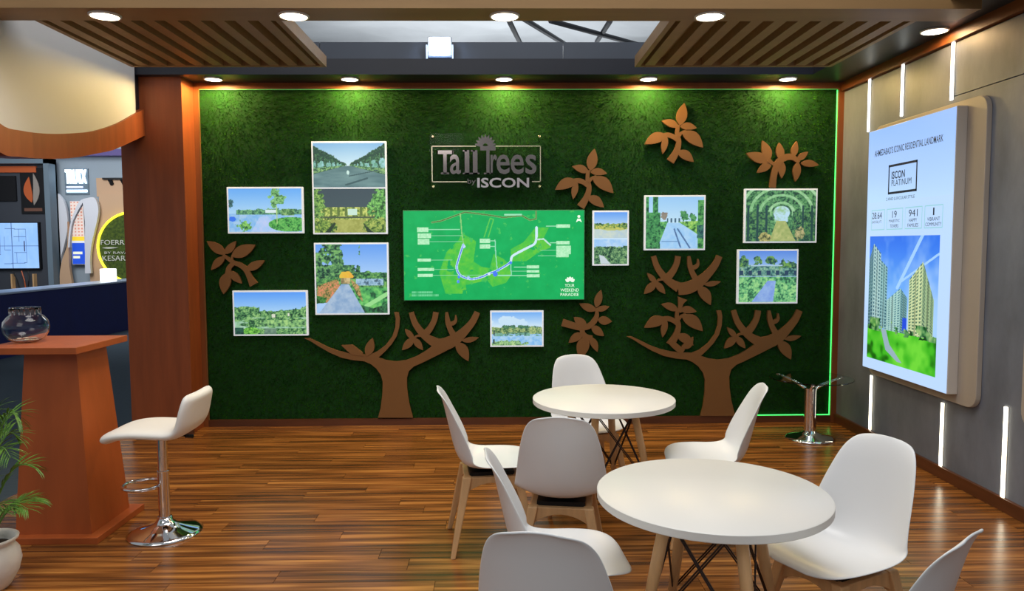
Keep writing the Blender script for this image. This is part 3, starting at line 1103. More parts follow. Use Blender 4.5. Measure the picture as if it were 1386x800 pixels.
def pic_path(p):
    p.sky((150, 200, 248), (196, 228, 250), 0.5)
    p.put(p.v > 0.5, (150, 200, 246), (176, 214, 250))
    p.put(p.blob(0.32, 0.37, 0.09, 0.06, 1), (130, 110, 100), (150, 140, 120))
    p.foliage(p.blob(0.66, 0.36, 0.07, 0.1, 1) | p.blob(0.8, 0.4, 0.06, 0.08, 1), (40, 110, 60), (100, 170, 90))
    p.put(((p.v > 0.41) & (p.v < 0.5)) & (np.sin(p.u * 90) > 0.2) & (p.u > 0.36) & (p.u < 0.6), (60, 90, 110))
    p.foliage(p.poly([(0.56, 0.48), (1, 0.46), (1, 0.84), (0.86, 0.7)]), (70, 150, 60), (170, 215, 90), 14)
    p.foliage(p.poly([(0, 0.5), (0.38, 0.47), (0.2, 1), (0, 1)]), (40, 130, 70), (120, 190, 90), 14)
    p.foliage((p.u < 0.23 + 0.03 * p.nz(10)) & ((p.v > 0.3) | ((p.u > 0.12) & (p.u < 0.21)) | (p.u < 0.05)), (30, 100, 50), (80, 160, 80))
    p.foliage((p.u > 0.9) & (p.v > 0.06), (40, 120, 50), (100, 170, 80))
    p.foliage((p.u > 0.86 + 0.04 * p.nz(9)) & (p.v > 0.55) & (p.v < 0.8), (20, 60, 70), (60, 120, 90))
    p.put(p.line([(0.49, 0.62), (0.6, 0.97)], 0.014) | p.line([(0.55, 0.62), (0.76, 0.98)], 0.014), (70, 100, 150))
    p.put(p.line([(0.28, 0.86), (0.56, 0.86)], 0.008), (100, 140, 190))


def pic_arch(p):
    p.foliage(p.v > -1, (30, 84, 44), (110, 170, 96), 16)
    cx_, cy_ = 0.51, 0.44
    d = np.sqrt(((p.u - cx_) * 1.0) ** 2 + ((p.v - cy_) * 0.9) ** 2)
    rings = (np.sin(d * 46) > 0.55) & (p.v < 0.5)
    p.put(rings, (170, 215, 160), (120, 180, 110))
    p.foliage((np.abs(p.u - cx_) > 0.16) & (p.v > 0.42), (22, 66, 50), (96, 150, 70), 20, 8)
    p.put((np.sin(p.u * 48) > 0.75) & (np.abs(p.u - cx_) > 0.2) & (p.v > 0.3), (24, 56, 50))
    p.put((d < 0.12) | (p.rect(0.41, 0.42, 0.6, 0.62)), (190, 225, 245), (140, 190, 110), p.nz(10) * 3 - 1.2)
    p.put(p.poly([(0.44, 0.6), (0.57, 0.6), (0.72, 1), (0.34, 1)]), (190, 190, 110), (150, 165, 80))
    p.foliage(p.blob(0.27, 0.92, 0.09, 0.1), (130, 130, 60), (210, 190, 110))
    p.foliage(p.blob(0.78, 0.85, 0.07, 0.14), (120, 130, 70), (200, 180, 120))


def pic_house(p):
    p.sky((84, 130, 226), (170, 205, 246), 0.4)
    p.foliage((p.v > 0.27) & (p.v < 0.5), (50, 110, 110), (150, 190, 150), 14)
    for x, y, r in ((0.3, 0.2, 0.09), (0.55, 0.19, 0.1), (0.8, 0.27, 0.12), (0.06, 0.2, 0.12), (0.94, 0.26, 0.1)):
        p.foliage(p.blob(x, y, r, r * 0.8, 1.3), (24, 70, 70), (120, 170, 60))
    p.put(p.rect(0.2, 0.27, 0.75, 0.30), (170, 200, 215))
    p.put((p.v > 0.38) & (p.v < 0.47) & (np.sin(p.u * 40) > 0.3), (30, 50, 76))
    p.foliage(p.v > 0.5, (60, 150, 90), (160, 220, 130), 14)
    p.put(p.poly([(0.5, 0.58), (0.64, 0.58), (0.6, 1), (0.22, 1)]), (120, 150, 226), (150, 180, 236))


def make_pic(label, fn, quad, seed, res=1.6, name='picture_board', two=None, thick=0.03):
    yb = YW - 0.022
    yf = yb - thick
    W = [at_y(x, y, yf) for x, y in quad]        # TL TR BR BL
    cx_ = sum(w.x for w in W) / 4
    cz_ = sum(w.z for w in W) / 4
    w = ((W[1].x - W[0].x) + (W[2].x - W[3].x)) / 2
    h = ((W[0].z - W[3].z) + (W[1].z - W[2].z)) / 2
    px = quad[1][0] - quad[0][0]
    py = quad[3][1] - quad[0][1]
    t = thing(name, (cx_, yb, cz_ - h / 2), 0, label, 'picture')
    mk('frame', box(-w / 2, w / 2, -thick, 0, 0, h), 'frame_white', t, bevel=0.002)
    bw = 0.014
    fns = [fn] if two is None else [fn, two]
    n = len(fns)
    hh = (h - bw * (n + 1)) / n
    for i, f in enumerate(fns):
        p = Pic(int(px * res), int(py * res / n), seed + i * 100)
        f(p)
        p.haze = 0.12
        zc = h - bw - hh / 2 - i * (hh + bw)
        print_mesh('print', p, w - 2 * bw, hh, 'print_photo', t, (0, -thick - 0.0015, zc))
    return t


make_pic('picture of a blue lagoon with a young tree, beside the two-image picture', pic_lagoon, [(306.5, 253), (409.5, 253), (411.5, 316), (308.5, 316)], 1)
make_pic('tall picture pairing a palm avenue with a garden at night', pic_avenue, [(421, 191), (522.5, 191.5), (525, 317), (424, 317)], 2, two=pic_night)
make_pic('square picture of a stone path leading to a yellow roofed gazebo', pic_gazebo, [(424.5, 328.5), (525.5, 328.5), (527, 426), (427, 426)], 3)
make_pic('picture of a green garden under blue sky, above the left tree limb', pic_garden, [(314.5, 393.5), (416, 393), (417, 454), (316, 455)], 4)
make_pic('small picture of a lake with trees reflected, below the green map', pic_lake, [(663, 420.5), (735.5, 420.5), (736, 469), (664, 470)], 5)
make_pic('narrow upright picture with two lake views beside the green map', pic_two, [(802, 285), (851.5, 285), (851, 359.5), (802, 359.5)], 6)
make_pic('picture of a pale blue avenue between tall green hedges', pic_path, [(872, 265), (955, 263.5), (954.5, 338), (872, 339.5)], 7)
make_pic('picture of a green arched walkway overgrown with plants', pic_arch, [(1008.5, 255), (1107.5, 255.5), (1104.5, 329), (1006.5, 328.5)], 8)
make_pic('picture of a white house with palms and a blue path, below the arched walkway picture', pic_house, [(998.5, 337.5), (1081, 337.5), (1079.5, 411), (997.5, 411)], 9)

# green map light box


def pic_map(p):
    p.c[:] = (0, 168, 88)
    p.put(np.ones_like(p.u) * 0.5, (0, 160, 80), (14, 180, 96), p.nz(10, 1, 4) * 2 - 0.5)
    cr = lambda pts: [((x - 25) / 1335, (y - 25) / 660) for x, y in pts]
    # pale green estate
    m = p.poly(cr([(455, 190), (560, 250), (540, 400), (600, 440), (660, 450), (690, 345), (760, 380), (800, 420), (820, 500), (780, 560),
                   (680, 590), (640, 540), (480, 575), (490, 640), (330, 640), (285, 480), (340, 330), (430, 240)]))
    m |= p.poly(cr([(820, 400), (815, 310), (910, 260), (1000, 150), (1100, 150), (1060, 230), (1115, 270), (1110, 300), (1030, 330), (930, 400)]))
    p.put(m & (p.nz(12, 4) > 0.28), (96, 196, 62), (60, 186, 70), p.nz(20, 9) * 2.4 - 0.7)
    p.put(p.nz(16, 21) > 0.74, (60, 186, 90))
    p.put(p.line(cr([(620, 220), (665, 80), (690, 90), (650, 220)]), 0.006), (90, 196, 80))
    for q in ([(235, 110), (300, 100), (480, 35), (640, 55), (760, 75), (900, 62), (960, 95), (1005, 85), (1005, 30)],):
        p.put(p.line(cr(q), 0.010), (120, 190, 110))
        p.put(p.line(cr(q), 0.005), (70, 90, 50))
    p.put(p.line(cr([(445, 50), (455, 190), (465, 260)]), 0.006), (140, 200, 120))
    road = [(465, 275), (430, 380), (415, 450), (445, 505), (520, 530), (600, 515), (650, 492), (720, 465), (810, 410), (830, 360), (930, 305), (1000, 260), (1008, 150)]
    p.put(p.line(cr(catmull(road, 4)), 0.013), (200, 230, 245))
    p.put(p.line(cr(catmull(road[:9], 4)), 0.006), (60, 120, 230))
    p.put(p.line(cr([(1008, 240), (1060, 235), (1110, 280)]), 0.008), (190, 225, 220))
    p.put(p.line(cr([(700, 240), (705, 350), (715, 460)]), 0.005) | p.line(cr([(815, 400), (820, 505), (720, 505)]), 0.005), (150, 220, 190))
    for x, y in ((470, 290), (725, 465), (655, 492), (500, 520), (430, 515), (425, 550), (815, 410), (700, 500)):
        p.put(p.blob((x - 25) / 1335, (y - 25) / 660, 0.008, 0.018, 0.2), (210, 230, 255), (70, 130, 240))
    p.put(p.blob(0.505, 0.71, 0.014, 0.03, 0.2), (70, 120, 240))
    bxs = [(125, 145, 207, 180), (128, 192, 228, 226), (128, 232, 213, 272), (125, 376, 223, 400), (125, 446, 245, 470), (125, 490, 236, 514),
           (586, 232, 664, 264), (586, 272, 664, 304), (935, 432, 1026, 454), (935, 464, 1026, 484), (935, 496, 1030, 518),
           (1155, 128, 1256, 152), (1155, 252, 1252, 276), (1155, 286, 1262, 350), (1155, 350, 1248, 370)]
    tg = [(440, 162), (450, 212), (455, 244), (380, 388), (390, 458), (600, 505), (700, 240), (700, 285), (840, 440), (830, 472), (820, 505),
          (1080, 140), (1110, 265), (1040, 330), (1020, 360)]
    for (x0, y0, x1, y1), (tx, ty) in zip(bxs, tg):
        p.put(p.line(cr([((x0 + x1) / 2, (y0 + y1) / 2), (tx, (y0 + y1) / 2)]), 0.0035), (150, 220, 180))
    for x0, y0, x1, y1 in bxs:
        (a, b), (c, d) = cr([(x0, y0), (x1, y1)])
        p.put(p.rect(a, b, c, d), (190, 240, 200), (160, 226, 176), p.nz(60, 3, 2) * 2 - 0.5)
    (a, b), (c, d) = cr([(770, 48), (900, 60)])
    p.put(p.rect(a, b, c, d), (150, 220, 180))
    for yy, x1 in ((628, 235), (650, 278)):
        (a, b), (c, d) = cr([(80, yy - 8), (x1, yy + 8)])
        p.put(p.rect(a, b, c, d) & (np.sin(p.u * 900) > -0.3), (120, 215, 160))


quad = [(545, 284.5), (791.5, 284), (791, 406), (546.5, 407)]
yb, th = YW - 0.022, 0.06
W = [at_y(x, y, yb - th) for x, y in quad]
mcx = sum(w.x for w in W) / 4
mh = ((W[0].z - W[3].z) + (W[1].z - W[2].z)) / 2
mz = sum(w.z for w in W) / 4 - mh / 2
mw = ((W[1].x - W[0].x) + (W[2].x - W[3].x)) / 2
t = thing('map_light_box', (mcx, yb, mz), 0, 'wide green glowing site map panel in the middle of the grass wall', 'map panel')
mk('case', box(-mw / 2, mw / 2, -th, 0, 0, mh), 'map_edge', t, bevel=0.003)
p = Pic(420, 210, 31)
pic_map(p)
print_mesh('map_face', p, mw - 0.012, mh - 0.012, 'print_map', t, (0, -th - 0.0015, mh / 2))


def mpos(px, py):
    w = at_y(px, py, yb - th)
    return w.x - mcx, w.z - mz


s = mw / 246.0
for body, px, py, wpx, hpx in (('YOUR', 771, 386.3, 13, 4.2), ('WEEKEND', 771, 392.6, 25, 4.2), ('PARADISE', 771, 398.6, 25, 4.2)):
    x, z = mpos(px, py)
    mk('lettering', to_front(fit_text(body, wpx * s, hpx * s), x, -th - 0.003, z), 'map_white', t)
x, z = mpos(771.5, 379)
emb = []
for k in range(5):
    a = math.radians(-60 + 30 * k)
    bxp, bzp = x + math.sin(a) * 1.5 * s, z - 3 * s + math.cos(a) * 1.5 * s
    tpx, tpz = x + math.sin(a) * 7.5 * s, z - 3 * s + math.cos(a) * 8 * s
    emb.append(prism_xz(leaf((bxp, bzp), (tpx, tpz), 4.2 * s), -th - 0.0035 - 0.0002 * k, -th - 0.001))
mk('emblem', merge(*emb), 'map_white', t)
x, z = mpos(783.5, 296)
mk('north_mark', merge(prism_xz([(x - 4 * s, z - 5 * s), (x, z - 2.5 * s), (x + 4 * s, z - 5 * s), (x + 2 * s, z), (x - 2 * s, z)], -th - 0.003, -th - 0.001),
                       prism_xz([(x + 2 * s * math.cos(i * .785), z + 3 * s + 2 * s * math.sin(i * .785)) for i in range(8)], -th - 0.0032, -th - 0.001)), 'map_white', t)

# acrylic sign with mirror letters
ys = YW - 0.075
a, b = at_y(581, 180, ys), at_y(735, 257, ys)
scx, sz = (a.x + b.x) / 2, b.z
sw, sh = b.x - a.x, a.z - b.z
t = thing('acrylic_sign', (scx, ys, sz), 0, 'clear acrylic sign with mirror letters and a thin gold outline', 'sign')
mk('acrylic_plate', box(-sw / 2, sw / 2, 0, 0.006, 0, sh), 'acrylic', t)
for sx_ in (-1, 1):
    for sz_ in (0.03, sh - 0.03):
        mk('standoff', [(lambda g: ([(v[0] + sx_ * (sw / 2 - 0.03), -v[2] + 0.052, v[1] + sz_) for v in g[0]], [tuple(reversed(f)) for f in g[1]]))(
            lathe([(0.011, 0.0), (0.011, 0.060), (0.008, 0.063), (0.0, 0.063)], 12))][0], 'brass_line', t)


def spos(px, py):
    w = at_y(px, py, ys)
    return w.x - scx, w.z - sz


sp = sw / 154.0
x0, z1 = spos(584, 197.5)
x1, z0 = spos(732, 246.5)
lw = 0.0075
xb0, _ = spos(632, 246)
xb1, _ = spos(720, 246)
xe0, _ = spos(644, 198)
xe1, _ = spos(671, 198)
mk('outline', merge(box(x0, xe0, -0.008, 0, z1 - lw, z1), box(xe1, x1, -0.008, 0, z1 - lw, z1), box(x0, x0 + lw, -0.008, 0, z0, z1),
                    box(x1 - lw, x1, -0.008, 0, z0, z1), box(x0, xb0, -0.008, 0, z0, z0 + lw), box(xb1, x1, -0.008, 0, z0, z0 + lw)), 'brass_line', t)


def sign_letter(body, xa, xb, ya, yb_, mat, off=0.0, ext=0.009):
    xA, zA = spos(xa, ya)
    xB, zB = spos(xb, yb_)
    mk('letter' if len(body) == 1 else 'lettering', to_front(fit_text(body, xB - xA, zA - zB, ext, off), (xA + xB) / 2, -0.01, (zA + zB) / 2), mat, t)


for ch, xa, xb, ya, yb_ in (('T', 591, 614, 204, 235.5), ('a', 609, 624, 209.5, 236), ('l', 629, 635.5, 203.5, 236), ('l', 640, 646.5, 203.5, 236),
                            ('T', 650, 671, 198, 236), ('r', 664, 673, 209.5, 236), ('e', 672, 690, 209.5, 236), ('e', 691, 709, 209.5, 236), ('s', 711, 726, 209.5, 236)):
    sign_letter(ch, xa, xb, ya, yb_, 'steel_letter', 0.012 if ch != 'l' else 0.0)
for xa, xb, ya, yb_ in ((597, 608, 233.8, 236), (626.5, 638, 234, 236), (637.5, 649, 234, 236), (626.5, 632, 203.5, 205.5), (637.5, 643, 203.5, 205.5),
                        (655, 667, 234, 236), (591, 593, 204, 209), (612, 614, 204, 209)):
    xA, zA = spos(xa, ya)
    xB, zB = spos(xb, yb_)
    mk('serif', box(xA, xB, -0.019, -0.001, zB, zA), 'steel_letter', t)
sign_letter('by', 633, 644, 242, 251, 'steel_letter')
sign_letter('ISCON', 646, 716, 241, 254, 'silver_letter', 0.02)
x, z = spos(657, 198)
em = []
for k in range(9):
    a_ = math.radians(-80 + 20 * k)
    em.append(prism_xz(leaf((x + math.sin(a_) * 3 * sp, z + math.cos(a_) * 3 * sp), (x + math.sin(a_) * 15 * sp, z + math.cos(a_) * 16 * sp), 4.2 * sp),
                       -0.014 - 0.0003 * k, 0.0))
mk('emblem', merge(*em), 'steel_letter', t)

# ================================================================== RIGHT WALL: poster light box
PX = XR - 0.035          # plate front
far_t, near_t = at_x(1179, 172, PX), at_x(1335, 126, PX)
near_b = at_x(1322, 556, PX)
pyn, pyf = (near_t.y + near_b.y) / 2, at_x(1174, 505, PX).y
pzt, pzb = near_t.z, near_b.z


def round_rect(y0, y1, z0, z1, r, n=6):
    P = []
    for cy, cz, a0 in ((y1 - r, z1 - r, 0), (y0 + r, z1 - r, 90), (y0 + r, z0 + r, 180), (y1 - r, z0 + r, 270)):
        for k in range(n + 1):
            a = math.radians(a0 + 90 * k / n)
            P.append((cy + r * math.cos(a), cz + r * math.sin(a)))
    return P


plate = mk('wall_plate', prism_x(round_rect(pyn - (pyn + pyf) / 2, pyf - (pyn + pyf) / 2, 0, pzt - pzb, 0.09), 0.0, 0.034), 'plate_beige', None,
           loc=(PX, (pyn + pyf) / 2, pzb), bevel=0.004)
tag(plate, 'beige plate with rounded corners mounted behind the tower poster', 'wall plate')
p2w = pyf - pyn
p2y = at_x(1384, 500, PX).y
plate2 = mk('wall_plate', prism_x(round_rect(-p2w / 2, p2w / 2, 0, pzt - pzb, 0.09), 0.0, 0.034), 'plate_beige', None,
            loc=(PX, p2y - p2w / 2, pzb), bevel=0.004)
tag(plate2, 'beige wall plate past the bare light line, away from the poster', 'wall plate')

XS_ = PX - 0.068
q = [at_x(1174.5, 177.5, XS_), at_x(1295, 145.5, XS_), at_x(1282.4, 535.4, XS_), at_x(1169.6, 495.5, XS_)]
syn, syf = (q[1].y + q[2].y) / 2, (q[0].y + q[3].y) / 2
szt, szb = (q[0].z + q[1].z) / 2, (q[2].z + q[3].z) / 2
sW, sH = syf - syn, szt - szb
t = thing('poster_light_box', (PX, (syn + syf) / 2, szb), 0, 'tall glowing poster of apartment towers on the grey wall', 'light box')
mk('case', box(XS_ - PX, 0.0, -sW / 2, sW / 2, 0, sH), 'lightbox_frame', t, bevel=0.004)
print('poster', sW, sH, 'plate', p2w, pzt - pzb, 'near/far', syn, syf, pyn, pyf, p2y)


def pic_poster(p):
    p.sky((150, 190, 255), (190, 222, 255), 0.35)
    p.put(p.v > 0.3, (186, 216, 255))
    X0, X1, Y0, Y1 = 0.055, 0.885, 0.44, 0.955
    U, V_ = (p.u - X0) / (X1 - X0), (p.v - Y0) / (Y1 - Y0)
    ins = (U > 0) & (U < 1) & (V_ > 0) & (V_ < 1)
    sub = Pic(p.w, p.h, 51)
    sub.u, sub.v = U, V_
    t_ = np.clip(V_ / 0.6, 0, 1)[..., None]
    sub.c = np.array((44, 110, 236.)) * (1 - t_) + np.array((130, 190, 250.)) * t_
    cl = np.clip((sub.nz(5, 3, 4, 1.2) - 0.45) * 4, 0, 1) * 0.5
    sub.put(cl, (200, 224, 255))
    sub.put(sub.line([(0.45, 0.4), (0.78, 0.0)], 0.012) | sub.line([(0.5, 0.35), (1.0, 0.13)], 0.008), (160, 204, 255))

    def face(xa, ta, ba, xb, tb, bb_, wall, glass, nf, nc):
        q_ = (sub.u - xa) / (xb - xa)
        tt, bt_ = ta + (tb - ta) * q_, ba + (bb_ - ba) * q_
        k = (sub.v - tt) / (bt_ - tt)
        m = (q_ > 0) & (q_ < 1) & (k > 0) & (k < 1)
        sub.put(m, wall)
        fl_, col_ = (k * nf) % 1, (q_ * nc) % 1
        sub.put(m & (fl_ < 0.5) & (col_ > 0.22) & (col_ < 0.8), glass)
        sub.put(m & (fl_ > 0.86), tuple(c * 0.78 for c in wall))
        sub.put(m & (np.abs(q_ - 0.5) < 0.05) & (k > 0.03), tuple(c * 0.7 for c in wall))

    face(0.27, 0.52, 0.74, 0.50, 0.40, 0.75, (168, 210, 204), (78, 128, 140), 17, 5)
    face(0.50, 0.40, 0.75, 0.60, 0.47, 0.76, (120, 168, 170), (64, 108, 124), 17, 2)
    face(0.00, 0.19, 0.74, 0.07, 0.06, 0.75, (110, 150, 160), (50, 86, 104), 22, 2)
    face(0.07, 0.06, 0.75, 0.19, 0.14, 0.74, (170, 206, 206), (60, 100, 118), 22, 3)
    face(0.19, 0.19, 0.74, 0.30, 0.25, 0.73, (140, 186, 190), (54, 96, 112), 20, 3)
    face(0.62, 0.33, 0.75, 0.80, 0.19, 0.77, (206, 222, 168), (90, 124, 100), 20, 4)
    face(0.80, 0.19, 0.77, 0.95, 0.46, 0.81, (158, 186, 140), (70, 104, 92), 20, 3)
    sub.put(sub.rect(0.54, 0.62, 0.6, 0.72), (40, 80, 220))
    sub.foliage(sub.v > 0.74, (50, 170, 30), (110, 214, 60), 8)
    sub.foliage((sub.v > 0.66) & (sub.v < 0.78 - 0.03 * sub.nz(9)) & (sub.nz(14, 4) > 0.42), (40, 110, 60), (150, 190, 120), 20)
    sub.put(sub.poly([(0.22, 0.74), (0.3, 0.74), (0.36, 0.85), (0.55, 0.97), (0.48, 0.97), (0.3, 0.9)]), (150, 175, 190))
    sub.foliage(sub.blob(0.1, 0.7, 0.09, 0.05, 1), (40, 110, 50), (140, 190, 100))
    p.c = np.where(ins[..., None], sub.c, p.c)
    for x0, x1 in ((0.065, 0.245), (0.27, 0.47), (0.495, 0.69), (0.715, 0.905)):
        e = 0.004
        r = p.rect(x0, 0.33, x1, 0.415)
        r2 = p.rect(x0 + e * 1.6, 0.33 + e, x1 - e * 1.6, 0.415 - e)
        p.put(r & ~r2, (150, 205, 215))


p = Pic(300, 520, 50)
pic_poster(p)
sx0 = XS_ - PX - 0.0016
print_mesh('poster_face', p, sW - 0.008, sH - 0.008, 'print_screen', t, (sx0, 0, sH / 2), ex=(0, -1, 0))


def poster_text(body, u, v, wu_, hv, mat='print_ink', off=0.0, spacing=1.0):
    g = fit_text(body, wu_ * sW, hv * sH, 0.0, off, spacing)
    V = [(sx0 - 0.0012, sW / 2 - u * sW - v_[0], sH - v * sH + v_[1]) for v_ in g[0]]
    mk('lettering', (V, g[1]), mat, t)


poster_text("AHMEDABAD'S ICONIC RESIDENTIAL LANDMARK", 0.485, 0.098, 0.79, 0.027, off=0.008)
poster_text('ISCON', 0.40, 0.2, 0.16, 0.030, off=0.02)
poster_text('PLATINUM', 0.44, 0.231, 0.235, 0.024)
poster_text('2 AND LUXCULAR STYLE', 0.43, 0.292, 0.34, 0.012)
for body, u, v, w_, h_ in (('28.64', 0.145, 0.355, 0.13, 0.027), ('LACS SQ. FT.', 0.145, 0.382, 0.13, 0.012), ('19', 0.37, 0.355, 0.055, 0.027),
                           ('MAJESTIC', 0.37, 0.382, 0.13, 0.013), ('TOWERS', 0.37, 0.401, 0.10, 0.013), ('941', 0.59, 0.355, 0.10, 0.027),
                           ('HAPPY', 0.59, 0.382, 0.09, 0.013), ('FAMILIES', 0.59, 0.401, 0.12, 0.013), ('1', 0.81, 0.355, 0.014, 0.027),
                           ('VIBRANT', 0.81, 0.382, 0.13, 0.013), ('COMMUNITY', 0.81, 0.401, 0.165, 0.013)):
    poster_text(body, u, v, w_, h_)


def poster_bar(u0, v0, u1, v1):
    return box(sx0 - 0.0012, sx0 - 0.0004, sW / 2 - u1 * sW, sW / 2 - u0 * sW, sH - v1 * sH, sH - v0 * sH)


mk('logo_frame', merge(poster_bar(0.28, 0.157, 0.62, 0.166), poster_bar(0.28, 0.265, 0.62, 0.274), poster_bar(0.28, 0.157, 0.292, 0.274),
                       poster_bar(0.608, 0.157, 0.62, 0.274)), 'print_ink', t)

# ================================================================== FURNITURE


def chair_shell():
    prof = [(0.234, 0.428, 0.070), (0.228, 0.437, 0.120), (0.205, 0.446, 0.172), (0.15, 0.450, 0.206), (0.06, 0.442, 0.218), (-0.03, 0.432, 0.217),
            (-0.10, 0.430, 0.215), (-0.148, 0.448, 0.212), (-0.178, 0.490, 0.208), (-0.197, 0.55, 0.200), (-0.213, 0.62, 0.190), (-0.229, 0.69, 0.176),
            (-0.246, 0.765, 0.156), (-0.262, 0.812, 0.128), (-0.272, 0.832, 0.096), (-0.279, 0.841, 0.055)]
    curl = [0.0, 0.001, 0.004, 0.010, 0.022, 0.034, 0.05, 0.066, 0.076, 0.074, 0.060, 0.042, 0.022, 0.006, -0.004, -0.008]
    C = catmull([p + (c,) for p, c in zip(prof, curl)], 2)
    n = 13
    V, F = [], []
    for i, (x, z, w, c) in enumerate(C):
        a, b = C[max(i - 1, 0)], C[min(i + 1, len(C) - 1)]
        tx, tz = b[0] - a[0], b[1] - a[1]
        l = math.hypot(tx, tz)
        nx, nz = tz / l, -tx / l        # inward normal: up for the seat, forward for the back
        for k in range(n):
            v = -1 + 2 * k / (n - 1)
            e = c * abs(v) ** 2.4
            V.append((x + nx * e, v * w, z + nz * e))
    for i in range(len(C) - 1):
        for k in range(n - 1):
            q = i * n + k
            F.append((q, q + 1, q + n + 1, q + n))
    return V, F


def leg_geo(tp, bt, w0, w1):
    """tapered rectangular leg"""
    tp, bt = Vector(tp), Vector(bt)
    V = []
    for p_, w in ((bt, w1), (tp, w0)):
        for sx_, sy_ in ((-1, -1), (1, -1), (1, 1), (-1, 1)):
            V.append((p_.x + sx_ * w / 2, p_.y + sy_ * w / 2, p_.z))
    return V, [(3, 2, 1, 0), (4, 5, 6, 7), (0, 1, 5, 4), (1, 2, 6, 5), (2, 3, 7, 6), (3, 0, 4, 7)]


def arch(p, q, zt, drop, th_):
    """curved apron between two leg tops"""
    p, q = Vector(p), Vector(q)
    d = (q - p).normalized()
    nrm = Vector((-d.y, d.x, 0)) * th_ / 2
    V, F = [], []
    N = 8
    for i in range(N + 1):
        s_ = i / N
        c = p.lerp(q, s_)
        low = zt - drop * (0.42 + 0.58 * (2 * s_ - 1) ** 2)
        for sg in (-1, 1):
            V.append((c.x + sg * nrm.x, c.y + sg * nrm.y, low))
            V.append((c.x + sg * nrm.x, c.y + sg * nrm.y, zt))
    for i in range(N):
        a_ = i * 4
        b_ = a_ + 4
        F += [(a_, b_, b_ + 1, a_ + 1), (a_ + 2, a_ + 3, b_ + 3, b_ + 2), (a_ + 1, b_ + 1, b_ + 3, a_ + 3), (a_, a_ + 2, b_ + 2, b_)]
    F += [(0, 1, 3, 2), (N * 4, N * 4 + 2, N * 4 + 3, N * 4 + 1)]
    return V, F


def make_chair(x, y, yaw, label):
    t = thing('dining_chair', (x, y, 0), math.radians(yaw), label, 'chair', 'white shell chairs at the round tables')
    s_ = mk('seat_shell', chair_shell(), 'white_plastic', t, smooth=True, solid=0.007, sub=1)
    tops = [(0.125, 0.125), (0.125, -0.125), (-0.135, 0.125), (-0.135, -0.125)]
    foot = [(0.205, 0.205), (0.205, -0.205), (-0.215, 0.205), (-0.215, -0.205)]
    for (a, b), (c, d) in zip(tops, foot):
        mk('leg', leg_geo((a, b, 0.395), (c, d, 0), 0.046, 0.024), 'leg_wood', t, bevel=0.005)
    mk('apron', merge(arch((0.125, -0.125, 0), (0.125, 0.125, 0), 0.392, 0.075, 0.028), arch((-0.135, -0.125, 0), (-0.135, 0.125, 0), 0.392, 0.075, 0.028),
                      arch((-0.135, 0.125, 0), (0.125, 0.125, 0), 0.392, 0.075, 0.028), arch((-0.135, -0.125, 0), (0.125, -0.125, 0), 0.392, 0.075, 0.028)),
       'leg_wood', t, bevel=0.003)
    mk('bracket', merge(box(-0.12, 0.11, -0.11, 0.11, 0.388, 0.41), box(-0.06, 0.06, -0.06, 0.06, 0.405, 0.43)), 'black_metal', t)
    return t


def copy_chair(src, x, y, yaw, label):
    c = src.copy()
    COL.objects.link(c)
    c.location = (x, y, 0)
    c.rotation_euler = (0, 0, math.radians(yaw))
    c['label'] = label
    for ch in src.children:
        k = ch.copy()
        COL.objects.link(k)
        k.parent = c
    return c


chA = make_chair(-0.05, 3.87, 6, 'white shell chair seen in profile beside the far round table, nearest the bar stool')
copy_chair(chA, 0.29, 3.42, 82, 'white shell chair with its back turned, in front of the far round table')
copy_chair(chA, 0.56, 4.68, -76, 'white shell chair between the far round table and the grass wall')
copy_chair(chA, 1.12, 3.90, 171, 'white shell chair in profile between the two round tables, near the right tree')
copy_chair(chA, 0.225, 2.64, 4, 'white shell chair tucked to the near round table, partly hidden by the chair in front')
copy_chair(chA, 0.16, 2.14, 76, 'white shell chair seen from behind, its rounded backrest overlapping another chair seat')
copy_chair(chA, 1.235, 2.66, 207, 'white shell chair with its seat front open to view, by the grey wall')
copy_chair(chA, 1.02, 2.04, 129, 'white shell chair beside the near table, only its slanted backrest showing')


def make_table(x, y, rz, label):
    t = thing('round_table', (x, y, 0), rz, label, 'table', 'round white tables')
    R, zt = 0.393, 0.727
    mk('tabletop', lathe([(R - 0.003, zt - 0.030), (R, zt - 0.027), (R, zt - 0.003), (R - 0.004, zt), (0, zt)], 72), 'table_white', t)
    auto_smooth(t.children[0])
    fx, tx = 0.255, 0.165
    for sx_, sy_ in ((1, 0), (0, 1), (-1, 0), (0, -1)):
        tp, bt = Vector((sx_ * tx, sy_ * tx, zt - 0.03)), Vector((sx_ * (fx + 0.06), sy_ * (fx + 0.06), 0))
        mk('leg', tube([tp, tp.lerp(bt, 0.3), bt], [0.021, 0.021, 0.0125], 12), 'leg_wood', t, smooth=True)
        mk('leg_cap', tube([tp.lerp(bt, 0.005), tp.lerp(bt, 0.07)], 0.0225, 12), 'black_metal', t, smooth=True)
    dirs = [Vector((1, 0, 0)), Vector((0, 1, 0)), Vector((-1, 0, 0)), Vector((0, -1, 0))]
    hi = lambda d: d * (tx + 0.015) + Vector((0, 0, zt - 0.05))
    lo_ = lambda d: d * (tx + (fx + 0.06 - tx) * 0.62) + Vector((0, 0, zt * 0.36))
    for i in range(4):
        a, b = dirs[i], dirs[(i + 1) % 4]
        for o_ in (-0.006, 0.006):
            ofs = Vector((0, 0, o_))
            mk('cross_wire', tube([hi(a) + ofs, lo_(b) + ofs], 0.0032, 6), 'wire_brown', t)
            mk('cross_wire', tube([hi(b) + ofs, lo_(a) + ofs], 0.0032, 6), 'wire_brown', t)
    mk('top_plate', lathe([(0.18, zt - 0.036), (0.18, zt - 0.030), (0, zt - 0.030)], 24), 'black_metal', t)
    return t


